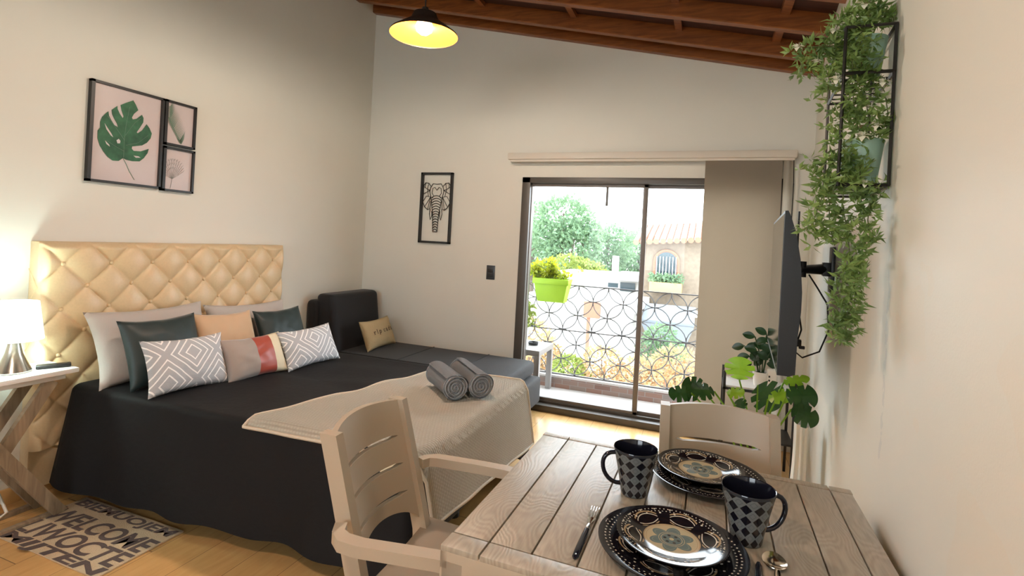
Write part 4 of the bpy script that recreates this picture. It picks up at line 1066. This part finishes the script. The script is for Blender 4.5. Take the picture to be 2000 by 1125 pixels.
for (px, py), yp, sd, fc, L, W, br in specs:
    p = at(px, py, 1, yp); p.x = min(p.x, wall_x(p.y)-.09)
    monstera(bb if br else bd, p, sd, fc, L*1.05, W*1.1)
    b0 = mc+V((random.uniform(-.03, .03), random.uniform(-.03, .03), .23)); m = b0.lerp(p, .5)+V((0, 0, .08))
    tube(bs, [b0, b0.lerp(m, .6)+V((0, 0, .03)), m, p.lerp(m, .3), p], .0045, 6)
part('stems', bs, M_['bleaf'], t); part('dark_leaves', bd, M_['mleaf'], t, label='dark glossy mature leaves', smooth=60); part('young_leaves', bb, M_['bleaf'], t, label='bright green young leaves', smooth=60)
# pale fabric bag by the wall
bm = MB(); bc = V((.535, 3.12, FZ))
def bag(u, v):
    a = u*2*PI; r = .085*(1+.09*math.sin(a*9)+.05*math.sin(a*4+1))*(1-.25*v+.05*math.sin(v*7)); return bc+V((r*math.cos(a)*.55, r*math.sin(a), v*.56))
bc.x = .52; grid(bm, bag, 72, 12); weld(bm, 1e-5)
tag(obj('fabric_bag', bm, M_['wplastic'], smooth=70), 'pale pleated fabric bag standing in the corner behind far chair', 'bag')

# ------------------------------------------------------------------ balcony
KY = 5.0
bm = MB(); box(bm, (-3.2, YB+.14, -.1), (1.6, KY+.12, .05)); struct('floor_balcony', bm, M_['tile'])
bm = MB(); box(bm, (-3.2, KY, .05), (1.6, KY+.1, .15)); struct('trim_1', bm, M_['brick'])
bm = MB(); box(bm, (-3.2, KY-.006, .15), (1.6, KY+.11, .172), .003); struct('trim_2', bm, M_['tile'])
t = thing('balcony_railing', 'wrought iron balcony railing of interlaced rings', 'railing', (-.7, KY+.05, .17))
bm = MB(); R = .147; xr0, zr0 = -1.93, .19
for i in range(-1, 20):
    for j in range(0, 7):
        if (i+j) % 2: continue
        cx_ = xr0+i*R+.028; cz = zr0+j*R
        for q in range(24):
            a0, a1 = q*2*PI/24, (q+1)*2*PI/24
            p0 = (cx_+R*math.cos(a0), cz+R*math.sin(a0)); p1 = (cx_+R*math.cos(a1), cz+R*math.sin(a1))
            if min(p0[1], p1[1]) < .17 or max(p0[1], p1[1]) > zr0+6*R+.002: continue
            add_pts = [(p0[0], KY+.05, p0[1]), (p1[0], KY+.05, p1[1])]; tube(bm, add_pts, .0048, 4, caps=False)
part('ring_lattice', bm, M_['iron'], t)
stud = None
for i in range(-1, 20):
    for j in range(0, 7):
        if (i+j) % 2 == 0: continue
        if stud is None:
            bm = MB(); lathe(bm, [(0, -.011), (.011, -.004), (.011, .004), (0, .011)], 8); stud = part('rosette', bm, M_['iron'], t); k_ = stud
        else: k_ = stud.copy(); COL.objects.link(k_)
        k_.location = (xr0+i*R+.028, KY+.05, zr0+j*R)
bm = MB(); zt_ = zr0+6*R; box(bm, (-2.3, KY+.042, zt_-.004), (1.1, KY+.058, zt_+.006)); box(bm, (-2.3, KY+.044, .17), (1.1, KY+.056, .184)); tube(bm, [(-2.3, KY+.05, .615), (1.1, KY+.05, .63)], .006, 6)
for x in (-2.3, 1.1): box(bm, (x-.012, KY+.038, .17), (x+.012, KY+.062, zt_))
part('rails', bm, M_['iron'], t)
# lime box planter hung on railing
t = thing('railing_planter', 'lime green box planter hooked over the balcony railing', 'potted plant', (-1.44, 4.93, .92))
bm = MB(); x0, x1, zb, zt2, yn, yf = -1.59, -1.235, .905, 1.135, 4.86, 5.03
vs = [(x0+.045, yn+.03, zb), (x1-.045, yn+.03, zb), (x1-.045, yf, zb), (x0+.045, yf, zb), (x0, yn, zt2), (x1, yn, zt2), (x1, yf+.02, zt2), (x0, yf+.02, zt2), (x0+.012, yn+.012, zt2), (x1-.012, yn+.012, zt2), (x1-.012, yf+.008, zt2), (x0+.012, yf+.008, zt2), (x0+.03, yn+.03, zt2-.03), (x1-.03, yn+.03, zt2-.03), (x1-.03, yf, zt2-.03), (x0+.03, yf, zt2-.03)]
add(bm, vs, [[3, 2, 1, 0]]+[[a+i, a+(i+1) % 4, a+4+(i+1) % 4, a+4+i] for a in (0, 4, 8) for i in range(4)]+[[12, 13, 14, 15]]); box(bm, (x0-.004, yn-.006, zt2-.055), (x1+.004, yn+.002, zt2-.002), .003); box(bm, (x0+.05, yf+.0, zt2-.03), (x1-.05, yf+.075, zt2-.015)); box(bm, (x0+.05, yf+.065, zt2-.10), (x1-.05, yf+.075, zt2-.015))
part('planter_box', bm, M_['lime'], t)
bl = MB(); bs = MB()
for k in range(60):
    b0 = V((random.uniform(x0+.03, x1-.05), random.uniform(4.9, 5.0), zt2-.02)); tip = b0+V((random.gauss(-.09, .09), random.gauss(0, .05), random.uniform(.04, .21))); tube(bs, [b0, b0.lerp(tip, .5)+V((0, 0, .02)), tip], .002, 4)
    for q in range(9): d = rv(); leaf(bl, b0.lerp(tip, random.uniform(.3, 1.05)), d+V((0, 0, .4)), .055, .03, rv(), .2)
part('stems', bs, M_['stem'], t); part('leaves', bl, leafmat('lime_yellow_leaves', (.16, .26, .02), (.34, .36, .02), .5, .4), t, smooth=0)
# side table on balcony
t = thing('side_table', 'small square grey side table standing on the balcony', 'side table', (-1.62, 4.74, .05))
bm = MB(); box(bm, (-1.87, 4.50, .445), (-1.375, 4.96, .495), .002); part('table_top', bm, M_['gtable'], t)
for x in (-1.87, -1.425):
    for y in (4.50, 4.91):
        bm = MB(); box(bm, (x, y, .05), (x+.05, y+.05, .445), .001); part('leg', bm, M_['gtable'], t)
bm = MB(); lathe(bm, [(0, 0), (.045, 0), (.052, .026), (.047, .026), (.042, .008), (0, .008)], 28, Matrix.Translation((-1.52, 4.76, .496)))
tag(obj('ashtray', bm, M_['tvp']), 'round black ashtray on the balcony side table', 'ashtray')
c = V((-1.66, 4.82, .496)); t = thing('balcony_plant', 'leafy plant in white pot on the balcony side table', 'potted plant', c)
bm = MB(); lathe(bm, [(0, 0), (.05, 0), (.075, .19), (.068, .19), (.06, .15), (0, .15)], 28, Matrix.Translation(c)); part('pot', bm, M_['white'], t)
bl = MB()
for k in range(260): d = rv(); leaf(bl, c+V((random.gauss(0, .05), random.gauss(0, .05), random.uniform(.16, .38))), d, .06, .03, rv(), .2)
part('leaves', bl, M_['tree2'], t, smooth=0)

# ------------------------------------------------------------------ beyond the balcony
bm = MB(); box(bm, (-90, 5.9, -4.2), (60, 160, -4.0)); struct('ground', bm, M_['grass'])
def tree(name, lumps, n, L, mat, label, group, trunk=None):
    c = V(lumps[0][:3]); base = V((c.x, c.y, -4.0)); t = thing(name, label, 'tree' if name == 'tree' else 'bush', base, group)
    bl = MB(); tot = sum(q[3]*q[3]*q[4] for q in lumps)
    for (x, y, z, rx, rz) in lumps:
        for k in range(int(n*rx*rx*rz/tot)):
            d = rv().normalized(); s = random.uniform(.72, 1.0); bmp = 1+.18*noise.noise(d*2.2+V((x, y, z)))
            p = V((x+d.x*rx*s*bmp, y+d.y*rx*s*bmp, z+d.z*rz*s*bmp)); leaf(bl, p, d+rv(.7), L*random.uniform(.6, 1.3), L*.6, rv(), .2)
    part('foliage', bl, mat, t, smooth=0)
    bs = MB(); tr = trunk or .2
    for (x, y, z, rx, rz) in lumps: tube(bs, [base+V((random.uniform(-.2, .2)*tr, 0, 0)), V((x*.6+base.x*.4, y*.6+base.y*.4, (z-4)/2+.3)), (x, y, z+rz*.3)], [tr, tr*.6, tr*.15], 7)
    part('trunk', bs, M_['bark'], t); return t
def lump(px, py, y, r, rz=None):
    p = at(px, py, 1, y); return (p.x, p.y, p.z, r, rz or r*.85)
GT = 'trees on the slope beyond the balcony'
tree('tree', [lump(1100, 430, 17, .95), lump(1120, 480, 17, 1.0), lump(1075, 470, 17.4, .8), lump(1145, 450, 17.5, .5)], 4200, .17, M_['tree'], 'tallest round green tree seen through the left door pane', GT)
tree('tree', [lump(1040, 500, 19, .9), lump(1030, 450, 19, .6), lump(1045, 410, 19, .4)], 2000, .17, M_['tree'], 'thin green tree at the left edge of the view outside', GT)
tree('tree', [lump(1175, 500, 21, 1.0), lump(1200, 480, 21, .9), lump(1150, 540, 21, .9), lump(1190, 455, 21, .5)], 3400, .17, M_['tree'], 'green tree in the middle of the left door pane', GT)
tree('tree', [lump(1240, 500, 24, .9), lump(1225, 540, 24, .9), lump(1250, 480, 24, .8)], 2600, .18, M_['tree'], 'dark green tree just left of the door mullion', GT)
tree('tree', [lump(1135, 535, 15, .5), lump(1110, 525, 15, .5), lump(1160, 540, 15, .45)], 1800, .12, M_['tree2'], 'low yellowish tree in front of the taller green ones', GT)
GB = 'flowering bushes below the balcony'
for k, (px, py, y, r, m, lb) in enumerate(((1035, 660, 6.6, .30, 'orange', 'orange flowering bush behind the balcony side table'), (1110, 720, 6.5, .20, 'tree2', 'yellow green bush beyond railing right of side table'), (1175, 715, 6.7, .30, 'orange', 'orange flowering bush seen low in left door pane'), (1250, 735, 6.6, .28, 'orange', 'orange flowering bush right behind the door mullion'), (1320, 715, 6.9, .30, 'orange', 'orange flowering bush at the right end of railing'), (1065, 700, 7.0, .22, 'orange', 'small orange bush between the side table legs'), (1290, 660, 7.6, .22, 'tree', 'green bush under the stone house'))):
    tree('bush', [lump(px, py, y, r), lump(px+25, py+25, y+.2, r*.8), lump(px-25, py+22, y+.1, r*.8)], 1500, .055, M_[m], lb, GB, .04)
# white low houses
def house(name, x0, x1, y, dp, z1, label, mat, roof=None, wins=()):
    t = thing(name, label, 'building', ((x0+x1)/2, y, -4.0), 'houses beyond the balcony')
    bm = MB(); box(bm, (x0, y, -4.0), (x1, y+dp, z1)); part('wall', bm, mat, t)
    bm = MB(); box(bm, (x0-.15, y-.2, z1), (x1+.15, y+dp+.1, z1+.12)); part('roof', bm, roof or M_['render'], t)
    for (a, b, c_, d_) in wins: bm = MB(); box(bm, (a, y-.03, c_), (b, y+.02, d_)); part('window', bm, M_['glassd'], t)
    return t
def hx(px, py, y): p = at(px, py, 1, y); return p.x, p.z
x0, z1 = hx(1100, 538, 13.2); x1, _ = hx(1232, 560, 13.2); a = hx(1188, 552, 13.2); b = hx(1210, 562, 13.2)
house('house', x0, x1, 13.2, 1.6, z1, 'long low white house in front of the trees', M_['render'], wins=[(a[0], b[0], b[1], a[1])])
x0, z1 = hx(1208, 546, 11.2); x1, _ = hx(1262, 560, 11.2); a = hx(1212, 551, 11.2); b = hx(1240, 570, 11.2)
house('house', x0, x1, 11.2, 1.5, z1, 'white building with dark window band by the mullion', M_['render'], wins=[(a[0], b[0], b[1], a[1])])
x0, z1 = hx(1030, 590, 8.4); x1, _ = hx(1230, 590, 8.4)
house('house', x0, x1, 8.4, 1.9, z1, 'nearest broad white rooftop below the railing view', M_['render'], wins=[])
x0, z1 = hx(1142, 588, 8.1); x1, _ = hx(1172, 606, 8.1); bm = MB(); box(bm, (x0, 8.05, z1-.25), (x1, 8.15, z1)); box(bm, (x0+.05, 8.08, -4), (x0+.1, 8.12, z1-.25))
tag(obj('red_awning', bm, M_['clay']), 'small terracotta coloured panel below the railing top', 'awning')
x0, z1 = hx(1203, 500, 15.2); bm = MB(); tube(bm, [(x0, 15.2, -4), (x0, 15.2, z1)], .10, 10)
tag(obj('utility_pole', bm, M_['render']), 'pale utility pole standing before the trees', 'pole')
x0, z1 = hx(1330, 408, 60); x1, _ = hx(1420, 408, 60)
house('tower', x0, x1, 60, 8, z1, 'distant pale blue tower block above the stone house', plain('pale_blue_render', (.42, .52, .58), .8), wins=[])
# stone house with arched window
HYq = 10.0
t = thing('stone_house', 'stone house with tiled roof and arched window in right door pane', 'building', (-.2, HYq, -4))
def hp(px, py): return at(px, py, 1, HYq)
eL, eR = hp(1261, 475), hp(1420, 462)
bm = MB(); prism(bm, [(eL.x, HYq, -4), (2.6, HYq, -4), (2.6, HYq, eR.z+.25), (eL.x, HYq, eL.z)], (0, 4, 0)); part('wall', bm, M_['stone'], t)
bm = MB()
for k in range(24):
    x = eL.x-.15+k*.12; z = eL.z+.02+(x-eL.x)*.085
    tube(bm, [(x, HYq-.22, z), (x, HYq+1.2, z+.38)], .055, 8)
part('roof', bm, M_['clay'], t, label='clay barrel tile roof edge')
ctr_ = hp(1302, 512); bm = MB(); rw, rh = .20, .30
def arch(rw, z0, y, th): return [(ctr_.x-rw, y, z0), (ctr_.x+rw, y, z0)]+[(ctr_.x+rw*math.cos(a), y, ctr_.z+rw*math.sin(a)) for a in [PI*i/12 for i in range(13)]]
zb_ = hp(1300, 545).z
prism(bm, arch(.235, zb_, HYq-.05, 0), (0, .05, 0)); f_ = part('window_surround', bm, M_['clay'], t, label='brick arch around the window', smooth=0, tri=True)
bm = MB(); prism(bm, arch(.185, zb_, HYq-.07, 0), (0, .05, 0)); w1 = part('arched_window', bm, M_['glassd'], t, smooth=0, tri=True)
bm = MB()
for k in range(7): x = ctr_.x-.17+k*.057; tube(bm, [(x, HYq-.09, zb_), (x, HYq-.09, ctr_.z+.1)], .008, 5)
obj('window_bars', bm, M_['render'], w1)
p0, p1 = hp(1272, 548), hp(1332, 572); bm = MB(); box(bm, (p0.x, HYq-.35, p1.z), (p1.x, HYq, p0.z), .01); part('window_box', bm, plain('ochre_planter_wood', (.38, .27, .12), .8), t)
bl = MB()
for k in range(500): leaf(bl, V((random.uniform(p0.x, p1.x), HYq-.18+random.gauss(0, .08), p0.z+random.uniform(-.02, .14))), rv(), .07, .035, rv(), .2)
part('window_box_plants', bl, M_['tree'], t, smooth=0)
p0, p1 = hp(1262, 600), hp(1420, 612); bm = MB(); box(bm, (p0.x-.1, HYq-.9, p1.z-.02), (2.6, HYq, p0.z+.02)); part('balcony_slab', bm, M_['render'], t)
p0, p1 = hp(1268, 612), hp(1345, 665); bm = MB(); prism(bm, [(p0.x, HYq-1.3, p0.z), (p1.x+.1, HYq-1.3, p0.z), (p1.x+.1, HYq-.6, p0.z+.2), (p0.x, HYq-.6, p0.z+.2)], (0, 0, .05)); add(bm, [(p0.x, HYq-1.32, p0.z), (p1.x+.1, HYq-1.32, p0.z), (p1.x-.05, HYq-1.25, p1.z), (p0.x+.2, HYq-1.25, p1.z)], [[0, 1, 2, 3]])
part('awning', bm, M_['roofgrey'], t, label='blue grey awning below the balcony')
